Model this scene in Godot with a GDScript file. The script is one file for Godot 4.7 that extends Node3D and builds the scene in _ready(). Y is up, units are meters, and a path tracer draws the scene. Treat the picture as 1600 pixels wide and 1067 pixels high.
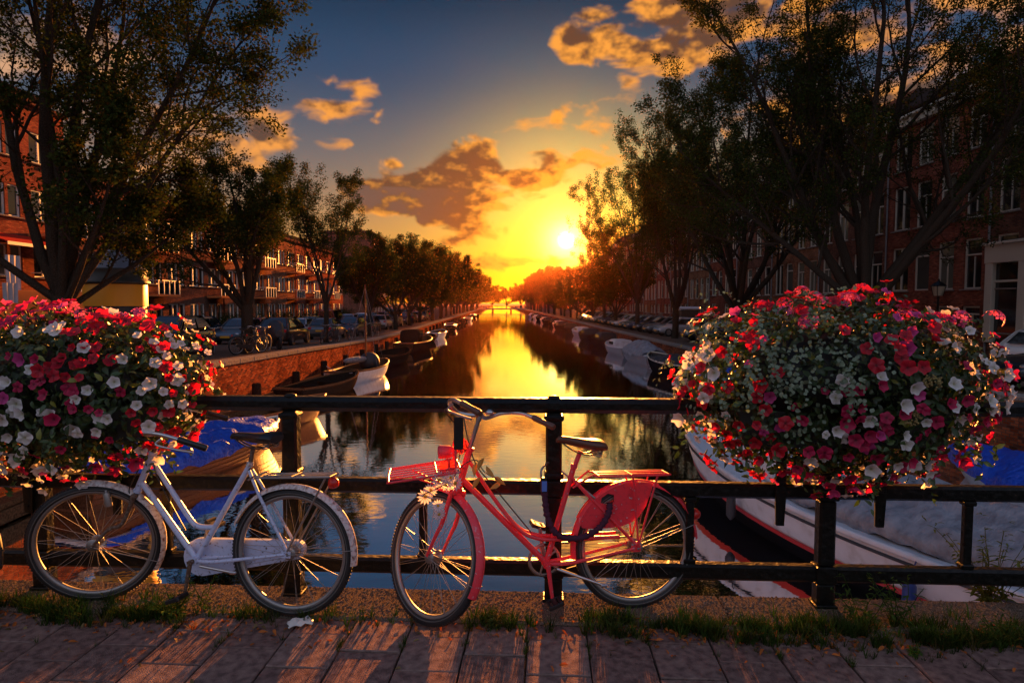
extends Node3D
# A canal at sunset seen over a bridge railing with two bicycles and two flower baskets. Metres, y up, -z along the canal.
const EXPO := 5.0
const SUN_AZ := 5.97
const SUN_EL := 5.58
const RAIL_TURN := -0.06989
const RAIL_O := Vector3(0, 0, -3.56)
const WATER_Y := -2.0
var M := {}
var names := {}
var leaf_meshes := []
var flower_meshes := {}

class MB:
	var v := PackedVector3Array()
	var ix := PackedInt32Array()
	var cl := PackedColorArray()
	var c := Color.WHITE
	func p(a: Vector3) -> int:
		v.append(a)
		cl.append(c)
		return v.size() - 1
	func t(a: int, b: int, d: int) -> void:
		ix.append(a)
		ix.append(d)
		ix.append(b)
	func tri(a: Vector3, b: Vector3, d: Vector3) -> void:
		t(p(a), p(b), p(d))
	func quad(a: Vector3, b: Vector3, d: Vector3, e: Vector3) -> void:
		var i := p(a)
		p(b)
		p(d)
		p(e)
		t(i, i + 1, i + 2)
		t(i, i + 2, i + 3)
	# box with chamfered edges
	func box(at: Vector3, s: Vector3, bev := 0.0, bs := Basis.IDENTITY) -> void:
		var h := s * 0.5
		if bev <= 0.0:
			for f in 6:
				var n := Vector3.ZERO
				var k := f % 3
				var sg := 1.0 if f < 3 else -1.0
				n[k] = sg
				var a := Vector3.ZERO
				a[(k + 1) % 3] = 1.0
				var b := Vector3.ZERO
				b[(k + 2) % 3] = sg
				quad(at + bs * ((n - a - b) * h), at + bs * ((n + a - b) * h), at + bs * ((n + a + b) * h), at + bs * ((n - a + b) * h))
			return
		var q := func(n: Vector3, a: Vector3, b: Vector3) -> Vector3:
			return at + bs * (n * h + a * (h - Vector3.ONE * bev) + b * (h - Vector3.ONE * bev))
		var ax := [Vector3.RIGHT, Vector3.UP, Vector3.BACK]
		for k in 3:
			for sg: float in [1.0, -1.0]:
				var n: Vector3 = ax[k] * sg
				var a: Vector3 = ax[(k + 1) % 3]
				var b: Vector3 = ax[(k + 2) % 3] * sg
				quad(q.call(n, -a, -b), q.call(n, a, -b), q.call(n, a, b), q.call(n, -a, b))
		for k in 3:
			var e: Vector3 = ax[k]
			for s1: float in [1.0, -1.0]:
				for s2: float in [1.0, -1.0]:
					var n: Vector3 = ax[(k + 1) % 3] * s1
					var m: Vector3 = ax[(k + 2) % 3] * s2
					var w := [q.call(n, m, -e), q.call(n, m, e), q.call(m, n, e), q.call(m, n, -e)]
					if s1 * s2 > 0:
						quad(w[3], w[2], w[1], w[0])
					else:
						quad(w[0], w[1], w[2], w[3])
		for sx: float in [1.0, -1.0]:
			for sy: float in [1.0, -1.0]:
				for sz: float in [1.0, -1.0]:
					var x: Vector3 = ax[0] * sx
					var y: Vector3 = ax[1] * sy
					var z: Vector3 = ax[2] * sz
					var w := [q.call(x, y, z), q.call(y, z, x), q.call(z, x, y)]
					if sx * sy * sz > 0:
						tri(w[0], w[1], w[2])
					else:
						tri(w[0], w[2], w[1])
	# rings of equal length, first to last, each ring counter-clockwise seen from the end
	func loft(rings: Array, closed := true, cap := true) -> void:
		var n: int = rings[0].size()
		var base := v.size()
		for r in rings:
			for a in r:
				p(a)
		for i in rings.size() - 1:
			for j in (n if closed else n - 1):
				var a := base + i * n + j
				var b := base + i * n + (j + 1) % n
				t(a, b, b + n)
				t(a, b + n, a + n)
		if cap:
			for e in [0, rings.size() - 1]:
				var r = rings[e]
				var m := Vector3.ZERO
				for a in r:
					m += a
				m /= n
				var k := p(m)
				for j in n:
					var a := p(r[j])
					var b := p(r[(j + 1) % n])
					if e == 0:
						t(k, b, a)
					else:
						t(k, a, b)
	func tube(pts: Array, rad, sides := 8, cap := true) -> void:
		var rings := []
		var up := Vector3.UP
		var d0: Vector3 = (pts[1] - pts[0]).normalized()
		if absf(d0.dot(up)) > 0.9:
			up = Vector3.RIGHT
		for i in pts.size():
			var d: Vector3 = (pts[mini(i + 1, pts.size() - 1)] - pts[maxi(i - 1, 0)]).normalized()
			var s := d.cross(up).normalized()
			up = s.cross(d).normalized()
			var r: float = rad[i] if rad is Array else rad
			var ring := PackedVector3Array()
			for j in sides:
				var a := TAU * j / sides
				ring.append(pts[i] + (s * cos(a) + up * sin(a)) * r)
			rings.append(ring)
		loft(rings, true, cap)
	func bar(a: Vector3, b: Vector3, r: float, sides := 8) -> void:
		tube([a, b], r, sides)
	# profile of (radius, height) turned about the y axis of xf
	func lathe(pr: Array, sides := 16, xf := Transform3D.IDENTITY, closed_profile := false) -> void:
		var rings := []
		for q in pr + ([pr[0]] if closed_profile else []):
			var ring := PackedVector3Array()
			for j in sides:
				var a := -TAU * j / sides
				ring.append(xf * Vector3(q.x * cos(a), q.y, q.x * sin(a)))
			rings.append(ring)
		loft(rings, true, false)
	func torus(xf: Transform3D, rr: float, r: float, seg := 40, sides := 8) -> void:
		var pr := []
		for j in sides:
			var a := TAU * j / sides
			pr.append(Vector2(rr + cos(a) * r, sin(a) * r))
		lathe(pr, seg, xf, true)
	func ball(at: Vector3, r: Vector3, seg := 12, rows := 8, bs := Basis.IDENTITY) -> void:
		var pr := []
		for i in rows + 1:
			var a := -PI / 2 + PI * i / rows
			pr.append(Vector2(maxf(cos(a), 0.001), sin(a)))
		lathe(pr, seg, Transform3D(bs * Basis.from_scale(r), at))
	func mesh() -> ArrayMesh:
		var n := PackedVector3Array()
		n.resize(v.size())
		for i in range(0, ix.size(), 3):
			var a := ix[i]
			var b := ix[i + 1]
			var d := ix[i + 2]
			var f := (v[d] - v[a]).cross(v[b] - v[a])
			n[a] += f
			n[b] += f
			n[d] += f
		for i in n.size():
			n[i] = n[i].normalized() if n[i].length_squared() > 1e-20 else Vector3.UP
		var ar := []
		ar.resize(Mesh.ARRAY_MAX)
		ar[Mesh.ARRAY_VERTEX] = v
		ar[Mesh.ARRAY_NORMAL] = n
		ar[Mesh.ARRAY_COLOR] = cl
		ar[Mesh.ARRAY_INDEX] = ix
		var m := ArrayMesh.new()
		m.add_surface_from_arrays(Mesh.PRIMITIVE_TRIANGLES, ar)
		return m

func lin(r: float, g: float, b: float) -> Color:
	return Color(r, g, b).linear_to_srgb()

func mat(called: String, c: Color, rough := 0.7, metal := 0.0) -> StandardMaterial3D:
	var m := StandardMaterial3D.new()
	m.resource_name = called
	m.albedo_color = c.linear_to_srgb()
	m.roughness = rough
	m.metallic = metal
	if rough > 0.65:
		m.metallic_specular = 0.0   # matt things: no sheen even at a glancing sun
	M[called] = m
	return m

func vmat(called: String, rough := 0.7, back := Color.BLACK) -> StandardMaterial3D:
	var m := mat(called, Color.WHITE, rough)
	m.vertex_color_use_as_albedo = true
	if back != Color.BLACK:
		m.backlight_enabled = true
		m.backlight = back.linear_to_srgb()
	return m

func ntex(freq: float, octaves: int, ramp: Array, as_normal := 0.0, kind := FastNoiseLite.TYPE_SIMPLEX_SMOOTH, size := 512, sd := 1) -> NoiseTexture2D:
	var n := FastNoiseLite.new()
	n.noise_type = kind
	n.frequency = freq
	n.fractal_octaves = octaves
	n.seed = sd
	var t := NoiseTexture2D.new()
	t.width = size
	t.height = size
	t.seamless = true
	t.noise = n
	if as_normal > 0.0:
		t.as_normal_map = true
		t.bump_strength = as_normal
	elif ramp.size():
		var g := Gradient.new()
		var off := PackedFloat32Array()
		var col := PackedColorArray()
		for k in ramp:
			off.append(k[0])
			col.append(k[1].linear_to_srgb())
		g.offsets = off
		g.colors = col
		t.color_ramp = g
	return t

func grey(f: float) -> Color:
	return Color(f, f, f)

func textured(m: StandardMaterial3D, tex: Texture2D, rep: float, world := false, normal: Texture2D = null, ns := 1.0) -> StandardMaterial3D:
	m.uv1_triplanar = true
	m.uv1_world_triplanar = world
	m.uv1_scale = Vector3.ONE / rep
	if tex:
		m.albedo_texture = tex
	if normal:
		m.normal_enabled = true
		m.normal_texture = normal
		m.normal_scale = ns
	return m

func numbered(called: String) -> String:
	var k: int = names.get(called, 0)
	names[called] = k + 1
	return called if k == 0 else "%s_%03d" % [called, k]

func thing(called: String, label: String, category: String, at := Vector3.ZERO, turn := 0.0, group := "") -> Node3D:
	var o := Node3D.new()
	o.name = numbered(called)
	add_child(o, true)
	o.position = at
	o.rotation.y = turn
	o.set_meta("label", label)
	o.set_meta("category", category)
	if group:
		o.set_meta("group", group)
	return o

func part(under: Node3D, called: String, mesh: Mesh, m: Material, xf := Transform3D.IDENTITY) -> MeshInstance3D:
	var o := MeshInstance3D.new()
	o.name = called
	o.mesh = mesh
	o.material_override = m
	o.transform = xf
	under.add_child(o, true)
	return o

func lone(called: String, mesh: Mesh, m: Material, label: String, category: String, kind := "", at := Vector3.ZERO, turn := 0.0) -> MeshInstance3D:
	var o := part(self, numbered(called), mesh, m)
	o.position = at
	o.rotation.y = turn
	o.set_meta("label", label)
	o.set_meta("category", category)
	if kind:
		o.set_meta("kind", kind)
	return o

func copies(under: Node3D, called: String, mesh: Mesh, m: Material, where: Array, tint := []) -> MultiMeshInstance3D:
	var mm := MultiMesh.new()
	mm.transform_format = MultiMesh.TRANSFORM_3D
	mm.use_colors = tint.size() > 0
	mm.mesh = mesh
	mm.instance_count = where.size()
	for i in where.size():
		mm.set_instance_transform(i, where[i])
		if tint.size():
			mm.set_instance_color(i, tint[i])
	var o := MultiMeshInstance3D.new()
	o.name = called
	o.multimesh = mm
	o.material_override = m
	o.set_meta("kind", "stuff")
	under.add_child(o, true)
	return o

func curve(pts: Array, per := 6) -> Array:
	var out := []
	for i in pts.size() - 1:
		var a: Vector3 = pts[maxi(i - 1, 0)]
		var b: Vector3 = pts[i]
		var d: Vector3 = pts[i + 1]
		var e: Vector3 = pts[mini(i + 2, pts.size() - 1)]
		for k in per:
			var s := float(k) / per
			out.append(b.cubic_interpolate(d, a, e, s))
	out.append(pts[-1])
	return out

func rr(r: RandomNumberGenerator, a: float, b: float) -> float:
	return r.randf_range(a, b)

func seeded(k: int) -> RandomNumberGenerator:
	var r := RandomNumberGenerator.new()
	r.seed = k
	return r

# rail frame: u along the railing, y up, w towards the pavement
func R(u: float, y: float, w: float) -> Vector3:
	return RAIL_O + Vector3(u, y, w).rotated(Vector3.UP, RAIL_TURN)

func rail_xf(u: float, y: float, w: float) -> Transform3D:
	return Transform3D(Basis(Vector3.UP, RAIL_TURN), R(u, y, w))

func quay_y(d: float, x := -1.0) -> float:   # height of the quay streets at a distance d along the canal; the right one falls sooner
	return -0.85 * smoothstep(8.0, 55.0, d) if x < 0.0 else -0.9 * smoothstep(3.0, 30.0, d)

# ---------------------------------------------------------------- sky
const CLOUDS := [
	[-6.6, 9.5, 6.8, 1.7, 6.0, 1.85], [-3.2, 11.2, 3.2, 2.1, 30.0, 1.8], [-1.3, 13.0, 1.4, 1.2, 50.0, 1.25], [2.0, 10.8, 3.8, 0.8, 2.0, 1.3], [-4.6, 7.7, 4.4, 1.2, -16.0, 1.5], [-9.6, 11.6, 1.1, 1.1, 50.0, 0.9], [-1.5, 6.4, 3.2, 0.8, -8.0, 1.0],
	[-4.0, 5.6, 3.6, 0.5, 5.0, 0.55], [1.0, 3.6, 7.0, 0.7, 0.0, 0.6], [-8.0, 2.6, 6.0, 0.5, 0.0, 0.5], [5.0, 7.4, 2.4, 0.4, 8.0, 0.4], [-1.0, 8.4, 4.0, 0.6, 10.0, 0.5],
	[8.0, 21.5, 2.7, 1.9, 10.0, 1.25], [12.4, 20.2, 4.0, 1.4, -8.0, 1.15], [17.5, 21.0, 5.5, 1.7, 12.0, 1.2], [11.2, 18.4, 1.8, 0.8, -30.0, 0.9], [18.0, 24.0, 6.0, 1.3, 8.0, 1.3], [27.0, 21.0, 6.0, 2.6, 0.0, 0.9],
	[-13.4, 15.2, 3.2, 1.3, 0.0, 0.72], [-16.0, 15.6, 1.8, 0.8, 0.0, 0.66], [-13.3, 17.9, 2.6, 0.9, 0.0, 0.64], [-14.2, 13.7, 1.6, 0.8, 0.0, 0.68], [-19.4, 14.2, 3.2, 1.5, 10.0, 0.86], [-21.6, 12.8, 2.4, 1.5, 0.0, 0.82],
	[3.2, 15.2, 3.6, 1.4, 15.0, 0.6], [7.6, 15.4, 2.6, 1.2, 10.0, 0.58], [10.9, 17.2, 2.0, 0.9, 0.0, 0.66], [-0.4, 14.0, 2.0, 1.0, 0.0, 0.5], [5.0, 12.6, 5.0, 1.0, 4.0, 0.52], [11.0, 12.0, 4.0, 1.0, 6.0, 0.5],
	[-29.0, 12.5, 8.0, 2.6, 0.0, 1.1], [-35.0, 18.0, 7.0, 2.5, 0.0, 1.0], [-27.0, 19.0, 3.0, 1.0, 0.0, 0.6], [33.0, 14.5, 10.0, 3.4, 0.0, 1.1], [40.0, 22.0, 8.0, 3.0, 0.0, 0.9],
	[-62.0, 15.0, 12.0, 4.0, 0.0, 1.0], [70.0, 18.0, 14.0, 4.0, 0.0, 1.0],
]
var n_fine := FastNoiseLite.new()
var n_wide := FastNoiseLite.new()
var n_warp := FastNoiseLite.new()
var sun_v := Vector3.ZERO

func dir_of(az: float, el: float) -> Vector3:
	var a := deg_to_rad(az)
	var e := deg_to_rad(el)
	return Vector3(sin(a) * cos(e), sin(e), -cos(a) * cos(e))

func cloud_at(az: float, el: float, listed: Array) -> float:
	var f := 0.0
	for k in listed:
		var dx: float = az - k[0]
		var dy: float = el - k[1]
		var ca: float = k[6]
		var sa: float = k[7]
		var x: float = (dx * ca + dy * sa) / k[2]
		var y: float = (dy * ca - dx * sa) / k[3]
		f = maxf(f, k[5] * (1.0 - 0.5 * (x * x + y * y)))
	if listed.is_empty():
		f = clampf(n_wide.get_noise_2d(az * 1.2 if absf(az) < 175.0 else 175.0, el * 4.0) * 1.5, 0.0, 0.8) * smoothstep(42.0, 60.0, absf(az)) * smoothstep(4.0, 12.0, el)
	if f <= 0.0:
		return 0.0
	var wx := n_warp.get_noise_2d(az, el * 1.6) * 2.4
	var wy := n_warp.get_noise_2d(az + 91.0, el * 1.6) * 1.4
	var n := n_fine.get_noise_2d(az * 0.62 + wx, el * 1.35 + wy)
	return clampf((f * 1.1 + n * 1.2 - 0.36) * 1.15, 0.0, 1.6)

func clear_sky(az: float, el: float) -> Color:
	var v := dir_of(az, el)
	var d := rad_to_deg(acos(clampf(v.dot(sun_v), -1.0, 1.0)))
	var e := maxf(el, 0.0)
	var c := Color(0.3, 0.26, 0.2).lerp(Color(0.085, 0.13, 0.175), smoothstep(0.0, 13.0, e)).lerp(Color(0.027, 0.07, 0.145), smoothstep(11.0, 20.0, e)).lerp(Color(0.012, 0.031, 0.066), smoothstep(19.0, 27.0, e))
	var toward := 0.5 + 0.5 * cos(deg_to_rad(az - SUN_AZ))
	# unseen sky away from the sunset, brightened to fill flowers and near fronts
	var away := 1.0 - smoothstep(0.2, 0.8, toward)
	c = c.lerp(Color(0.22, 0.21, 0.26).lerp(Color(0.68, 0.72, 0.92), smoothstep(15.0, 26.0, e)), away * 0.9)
	c = c.lerp(Color(0.08, 0.14, 0.3), smoothstep(34.0, 62.0, e))
	var warm := exp(-pow((az - SUN_AZ) / 46.0, 2.0)) * exp(-pow(e / 8.8, 1.8))
	c = c.lerp(Color(0.95, 0.39, 0.008), clampf(warm * 1.05, 0.0, 1.0))
	var g := exp(-pow(d / 8.8, 1.9))
	c += Color(1.15, 0.74, 0.0) * g
	c += Color(4.5, 3.5, 0.9) * exp(-pow(d / 1.5, 1.5))
	c += Color(24.0, 20.0, 13.0) * exp(-pow(d / 0.42, 2.4))
	return c

func sky_color(az: float, el: float, near: Array) -> Color:
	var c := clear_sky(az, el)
	var t := cloud_at(az, el, near)
	if t > 0.0:
		var dx := SUN_AZ - az
		var dy := SUN_EL - el
		var l := sqrt(dx * dx + dy * dy) + 0.01
		var s := cloud_at(az + dx / l * 1.5, el + dy / l * 1.5, near)
		var s2 := cloud_at(az, el + 0.7, near)
		var near_sun := exp(-l / 14.0)
		var grain := n_fine.get_noise_2d(az * 1.9 + 60.0, el * 3.4)
		var dark := smoothstep(0.18, 0.95, minf(t, 1.0) * 0.28 + minf(s, 1.0) * 0.54 + minf(s2, 1.0) * 0.18 - grain * 0.8)
		var wide := smoothstep(20.0, 60.0, absf(az - SUN_AZ))
		var lit := Color(0.95, 0.35, 0.065).lerp(Color(1.3, 0.5, 0.025), near_sun).lerp(Color(0.55, 0.4, 0.3), wide)
		var core := Color(0.09, 0.055, 0.04).lerp(Color(0.32, 0.09, 0.01), near_sun).lerp(Color(0.26, 0.2, 0.18), wide)
		var a := smoothstep(0.0, 0.7, t)
		c = c.lerp(lit.lerp(core, dark), a * 0.94)
	return c

func make_sky() -> ImageTexture:
	n_fine.frequency = 0.2
	n_fine.fractal_octaves = 7
	n_fine.fractal_gain = 0.56
	n_fine.seed = 11
	n_warp.frequency = 0.11
	n_warp.fractal_octaves = 3
	n_warp.seed = 23
	n_wide.frequency = 0.02
	n_wide.fractal_octaves = 3
	n_wide.seed = 5
	var all := []
	for k in CLOUDS:
		all.append(k + [cos(deg_to_rad(k[4])), sin(deg_to_rad(k[4]))])
	var lw := 512
	var lh := 256
	var im := Image.create(lw, lh, false, Image.FORMAT_RGBAF)
	for y in lh:
		var el := 90.0 - (y + 0.5) * 180.0 / lh
		for x in lw:
			var az := (x + 0.5) * 360.0 / lw - 180.0
			var near := []
			for k in all:
				if absf(az - k[0]) < k[2] * 2.0 and absf(el - k[1]) < k[3] * 2.0 + k[2] * 0.6:
					near.append(k)
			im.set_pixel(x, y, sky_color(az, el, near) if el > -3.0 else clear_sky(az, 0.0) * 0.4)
	var w := 4096
	var h := 2048
	im.resize(w, h, Image.INTERPOLATE_BILINEAR)
	var x0 := int((-52.0 + 180.0) / 360.0 * w)
	var x1 := int((54.0 + 180.0) / 360.0 * w)
	var y0 := int((90.0 - 29.0) / 180.0 * h)
	var y1 := int((90.0 + 0.5) / 180.0 * h)
	for bx in range(x0, x1, 32):
		for by in range(y0, y1, 32):
			var az0 := (bx + 16.0) * 360.0 / w - 180.0
			var el0 := 90.0 - (by + 16.0) * 180.0 / h
			var near := []
			for k in all:
				if absf(az0 - k[0]) < k[2] * 2.0 + 3.0 and absf(el0 - k[1]) < k[3] * 2.0 + k[2] * 0.6 + 3.0:
					near.append(k)
			for y in range(by, mini(by + 32, y1)):
				for x in range(bx, mini(bx + 32, x1)):
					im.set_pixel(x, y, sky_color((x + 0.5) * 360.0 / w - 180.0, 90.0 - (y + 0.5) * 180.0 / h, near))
	# the panorama's first column lies straight along -z
	var out := Image.create(w, h, false, Image.FORMAT_RGBAF)
	out.blit_rect(im, Rect2i(w / 2, 0, w / 2, h), Vector2i.ZERO)
	out.blit_rect(im, Rect2i(0, 0, w / 2, h), Vector2i(w / 2, 0))
	return ImageTexture.create_from_image(out)

func setup() -> void:
	sun_v = dir_of(SUN_AZ, SUN_EL)
	var cam := Camera3D.new()
	cam.name = "camera"
	cam.position = Vector3(0, 1.68, 0)
	cam.rotation_degrees = Vector3(-3.405, -1.146, 0)
	cam.fov = 56.16
	cam.near = 0.05
	cam.far = 3000.0
	add_child(cam)
	cam.current = true
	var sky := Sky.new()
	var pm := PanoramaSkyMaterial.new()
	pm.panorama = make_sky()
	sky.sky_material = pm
	var env := Environment.new()
	env.background_mode = Environment.BG_SKY
	env.sky = sky
	env.background_energy_multiplier = 1.0 / EXPO
	env.tonemap_mode = Environment.TONE_MAPPER_LINEAR
	env.tonemap_exposure = EXPO
	env.sdfgi_enabled = true
	env.ssao_enabled = true
	env.ssil_enabled = true
	env.volumetric_fog_enabled = true   # thin evening haze, glowing towards the sun
	env.volumetric_fog_density = 0.00003
	env.volumetric_fog_anisotropy = 0.93
	env.volumetric_fog_albedo = Color(1.0, 0.62, 0.4)
	var we := WorldEnvironment.new()
	we.name = "environment"
	we.environment = env
	add_child(we)
	var sun := DirectionalLight3D.new()
	sun.name = "sun"
	sun.light_color = Color(1.0, 0.33, 0.055).linear_to_srgb()
	sun.light_energy = 1.6
	sun.light_angular_distance = 0.5
	sun.shadow_enabled = true
	add_child(sun)
	sun.look_at_from_position(sun_v * 100.0, Vector3.ZERO)

# ---------------------------------------------------------------- materials
func brick_images(sd: int, tones: Array, joint: Color) -> Array:
	var r := seeded(sd)
	var s := 1024
	var im := Image.create(s, s, false, Image.FORMAT_RGB8)
	var hm := Image.create(s, s, false, Image.FORMAT_RGB8)
	im.fill(joint.linear_to_srgb())
	hm.fill(Color(0.1, 0.1, 0.1))
	for row in 32:
		for k in 13:
			var x := int((k - 0.5 * (row % 2)) * s / 12.0)
			var y := row * 32
			var c: Color = tones[r.randi() % tones.size()]
			c = c * rr(r, 0.72, 1.25)
			var w := int(s / 12.0) - 9
			im.fill_rect(Rect2i(x + 4, y + 4, w, 25), c.linear_to_srgb())
			var hh := rr(r, 0.75, 1.0)
			hm.fill_rect(Rect2i(x + 4, y + 4, w, 25), grey(hh))
			for q in 14:
				var p := Vector2i(x + 4 + r.randi() % maxi(w - 10, 1), y + 4 + r.randi() % 18)
				im.fill_rect(Rect2i(p, Vector2i(3 + r.randi() % 8, 2 + r.randi() % 5)), (c * rr(r, 0.75, 1.2)).linear_to_srgb())
	return [ImageTexture.create_from_image(im), ImageTexture.create_from_image(hm)]

func brick_mat(called: String, sd: int, tones: Array, joint: Color, stain: Texture2D) -> StandardMaterial3D:
	var b := brick_images(sd, tones, joint)
	var m := textured(mat(called, Color.WHITE, 0.85), b[0], 1.0, true)
	m.uv1_scale = Vector3(1 / 2.64, 0.5, 1 / 2.64)
	m.heightmap_enabled = true
	m.heightmap_texture = b[1]
	m.heightmap_scale = 0.8
	m.detail_enabled = true
	m.detail_albedo = stain
	m.detail_blend_mode = BaseMaterial3D.BLEND_MODE_MUL
	m.detail_uv_layer = BaseMaterial3D.DETAIL_UV_2
	m.uv2_triplanar = true
	m.uv2_world_triplanar = true
	m.uv2_scale = Vector3(0.17, 0.11, 0.13)
	return m

func painted(called: String, base: Color, chip: Color, amount: float, rep := 0.35, rough := 0.4) -> StandardMaterial3D:
	var e := 0.5 * amount
	var t := ntex(0.03, 4, [[0.0, chip], [maxf(e - 0.02, 0.001), chip * 1.3], [e + 0.015, base * 0.82], [minf(e + 0.2, 0.95), base], [1.0, base * 1.05]], 0.0, FastNoiseLite.TYPE_SIMPLEX_SMOOTH, 512, called.hash() % 1000)
	return textured(mat(called, Color.WHITE, rough), t, rep)

func make_materials() -> void:
	var stain := ntex(0.008, 5, [[0.0, grey(0.45)], [0.5, grey(0.85)], [1.0, grey(1.0)]], 0.0, FastNoiseLite.TYPE_SIMPLEX_SMOOTH, 512, 3)
	var grain_n := ntex(0.09, 4, [], 6.0, FastNoiseLite.TYPE_SIMPLEX_SMOOTH, 512, 7)
	var soft_n := ntex(0.02, 5, [], 4.0, FastNoiseLite.TYPE_SIMPLEX_SMOOTH, 512, 8)
	brick_mat("red_brick", 21, [Color(0.34, 0.09, 0.05), Color(0.28, 0.07, 0.045), Color(0.38, 0.12, 0.07)], Color(0.14, 0.1, 0.08), stain)
	brick_mat("brown_brick", 22, [Color(0.22, 0.085, 0.05), Color(0.26, 0.1, 0.06), Color(0.17, 0.065, 0.045)], Color(0.16, 0.13, 0.1), stain)
	brick_mat("orange_brick", 23, [Color(0.34, 0.13, 0.06), Color(0.28, 0.1, 0.05), Color(0.38, 0.16, 0.08)], Color(0.2, 0.16, 0.12), stain)
	brick_mat("quay_brick", 24, [Color(0.36, 0.085, 0.03), Color(0.26, 0.06, 0.025), Color(0.42, 0.12, 0.05), Color(0.15, 0.05, 0.03)], Color(0.15, 0.09, 0.06), stain)
	# street bricks, laid flat
	var pave := textured(mat("street_brick", Color.WHITE, 0.85), ntex(0.06, 4, [[0.0, Color(0.09, 0.06, 0.045)], [0.5, Color(0.15, 0.1, 0.075)], [1.0, Color(0.22, 0.15, 0.11)]]), 2.5, true, grain_n, 1.0)
	pave.roughness = 0.85
	textured(mat("earth", Color(1, 1, 1), 0.95), ntex(0.03, 4, [[0.0, Color(0.05, 0.04, 0.03)], [1.0, Color(0.12, 0.09, 0.06)]]), 2.0, true, grain_n, 1.0)
	textured(mat("sand_joint", Color.WHITE, 0.95), ntex(0.12, 4, [[0.0, Color(0.035, 0.027, 0.02)], [1.0, Color(0.1, 0.075, 0.05)]]), 0.6, true, grain_n, 1.5)
	for k in 4:
		var t: float = [1.0, 0.86, 1.12, 0.95][k]
		var w: float = [0.0, 0.008, -0.004, 0.012][k]
		textured(mat("paver_%d" % k, Color.WHITE, 0.82), ntex(0.022, 6, [[0.0, Color(0.1, 0.066, 0.06) * t], [0.45, Color(0.19 + w, 0.128, 0.112) * t], [1.0, Color(0.29 + w, 0.2, 0.17) * t]], 0.0, FastNoiseLite.TYPE_SIMPLEX_SMOOTH, 512, 40 + k), 0.7, true, ntex(0.2, 3, [], 5.0, FastNoiseLite.TYPE_SIMPLEX_SMOOTH, 512, 9) if k == 0 else M["paver_0"].normal_texture, 0.8)
	textured(mat("gravel_concrete", Color.WHITE, 0.9), ntex(0.1, 4, [[0.0, Color(0.06, 0.05, 0.04)], [0.5, Color(0.17, 0.13, 0.1)], [1.0, Color(0.34, 0.27, 0.2)]]), 0.5, true, ntex(0.12, 4, [], 12.0, FastNoiseLite.TYPE_CELLULAR, 512, 10), 1.4)
	textured(mat("old_stone", Color.WHITE, 0.85), ntex(0.04, 5, [[0.0, Color(0.12, 0.1, 0.085)], [0.5, Color(0.25, 0.21, 0.18)], [1.0, Color(0.36, 0.31, 0.26)]]), 1.5, true, soft_n, 0.8)
	var rail := textured(mat("black_paint", Color.WHITE, 0.34), ntex(0.03, 5, [[0.0, Color(0.004, 0.0045, 0.004)], [0.6, Color(0.007, 0.008, 0.007)], [0.8, Color(0.012, 0.012, 0.011)], [0.9, Color(0.03, 0.018, 0.011)], [1.0, Color(0.09, 0.04, 0.02)]]), 0.6, false, soft_n, 0.8)
	rail.roughness = 0.4
	rail.metallic_specular = 0.35
	# water: dark, with low ripples drawn out along the canal
	var wm := mat("water", Color(0.92, 0.96, 1.0), 0.02, 1.0)
	wm.normal_enabled = true
	wm.normal_texture = ntex(0.018, 4, [], 3.0, FastNoiseLite.TYPE_SIMPLEX_SMOOTH, 1024, 12)
	wm.normal_scale = 0.06
	wm.uv1_triplanar = true
	wm.uv1_world_triplanar = true
	wm.uv1_scale = Vector3(0.1, 0.1, 0.21)
	# timber, metal, rubber
	textured(mat("old_wood", Color.WHITE, 0.75), ntex(0.025, 5, [[0.0, Color(0.05, 0.028, 0.016)], [0.5, Color(0.13, 0.07, 0.035)], [1.0, Color(0.22, 0.12, 0.06)]]), 0.8, false, soft_n, 0.8)
	textured(mat("varnished_wood", Color.WHITE, 0.58), ntex(0.025, 5, [[0.0, Color(0.1, 0.03, 0.008)], [0.5, Color(0.19, 0.06, 0.014)], [1.0, Color(0.26, 0.09, 0.025)]]), 0.8, false, soft_n, 0.4)
	textured(mat("dark_wood", Color.WHITE, 0.7), ntex(0.025, 5, [[0.0, Color(0.015, 0.011, 0.009)], [1.0, Color(0.06, 0.04, 0.03)]]), 0.8, false, soft_n, 0.8)
	textured(mat("bark", Color.WHITE, 0.95), ntex(0.05, 4, [[0.0, Color(0.015, 0.011, 0.008)], [0.5, Color(0.05, 0.038, 0.028)], [1.0, Color(0.1, 0.08, 0.06)]]), 0.9, false, ntex(0.05, 4, [], 10.0, FastNoiseLite.TYPE_SIMPLEX_SMOOTH, 512, 13), 1.5)
	mat("steel", Color(0.55, 0.55, 0.55), 0.28, 0.9)
	mat("dull_steel", Color(0.3, 0.29, 0.28), 0.45, 0.8)
	textured(mat("rusty_steel", Color.WHITE, 0.6, 0.3), ntex(0.04, 5, [[0.0, Color(0.06, 0.025, 0.012)], [0.5, Color(0.12, 0.075, 0.05)], [1.0, Color(0.3, 0.27, 0.25)]]), 0.4)
	mat("rubber", Color(0.014, 0.014, 0.015), 0.62)
	mat("rubber_wall", Color(0.09, 0.09, 0.085), 0.6)
	mat("black_plastic", Color(0.012, 0.012, 0.012), 0.4)
	var lea := mat("brown_leather", Color(0.12, 0.05, 0.03), 0.42)
	lea.normal_enabled = true
	lea.normal_texture = grain_n
	lea.normal_scale = 0.25
	lea.uv1_triplanar = true
	lea.uv1_scale = Vector3.ONE * 9.0
	var bl := mat("black_leather", Color(0.016, 0.016, 0.018), 0.4)
	bl.normal_enabled = true
	bl.normal_texture = grain_n
	bl.normal_scale = 0.2
	bl.uv1_triplanar = true
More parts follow.
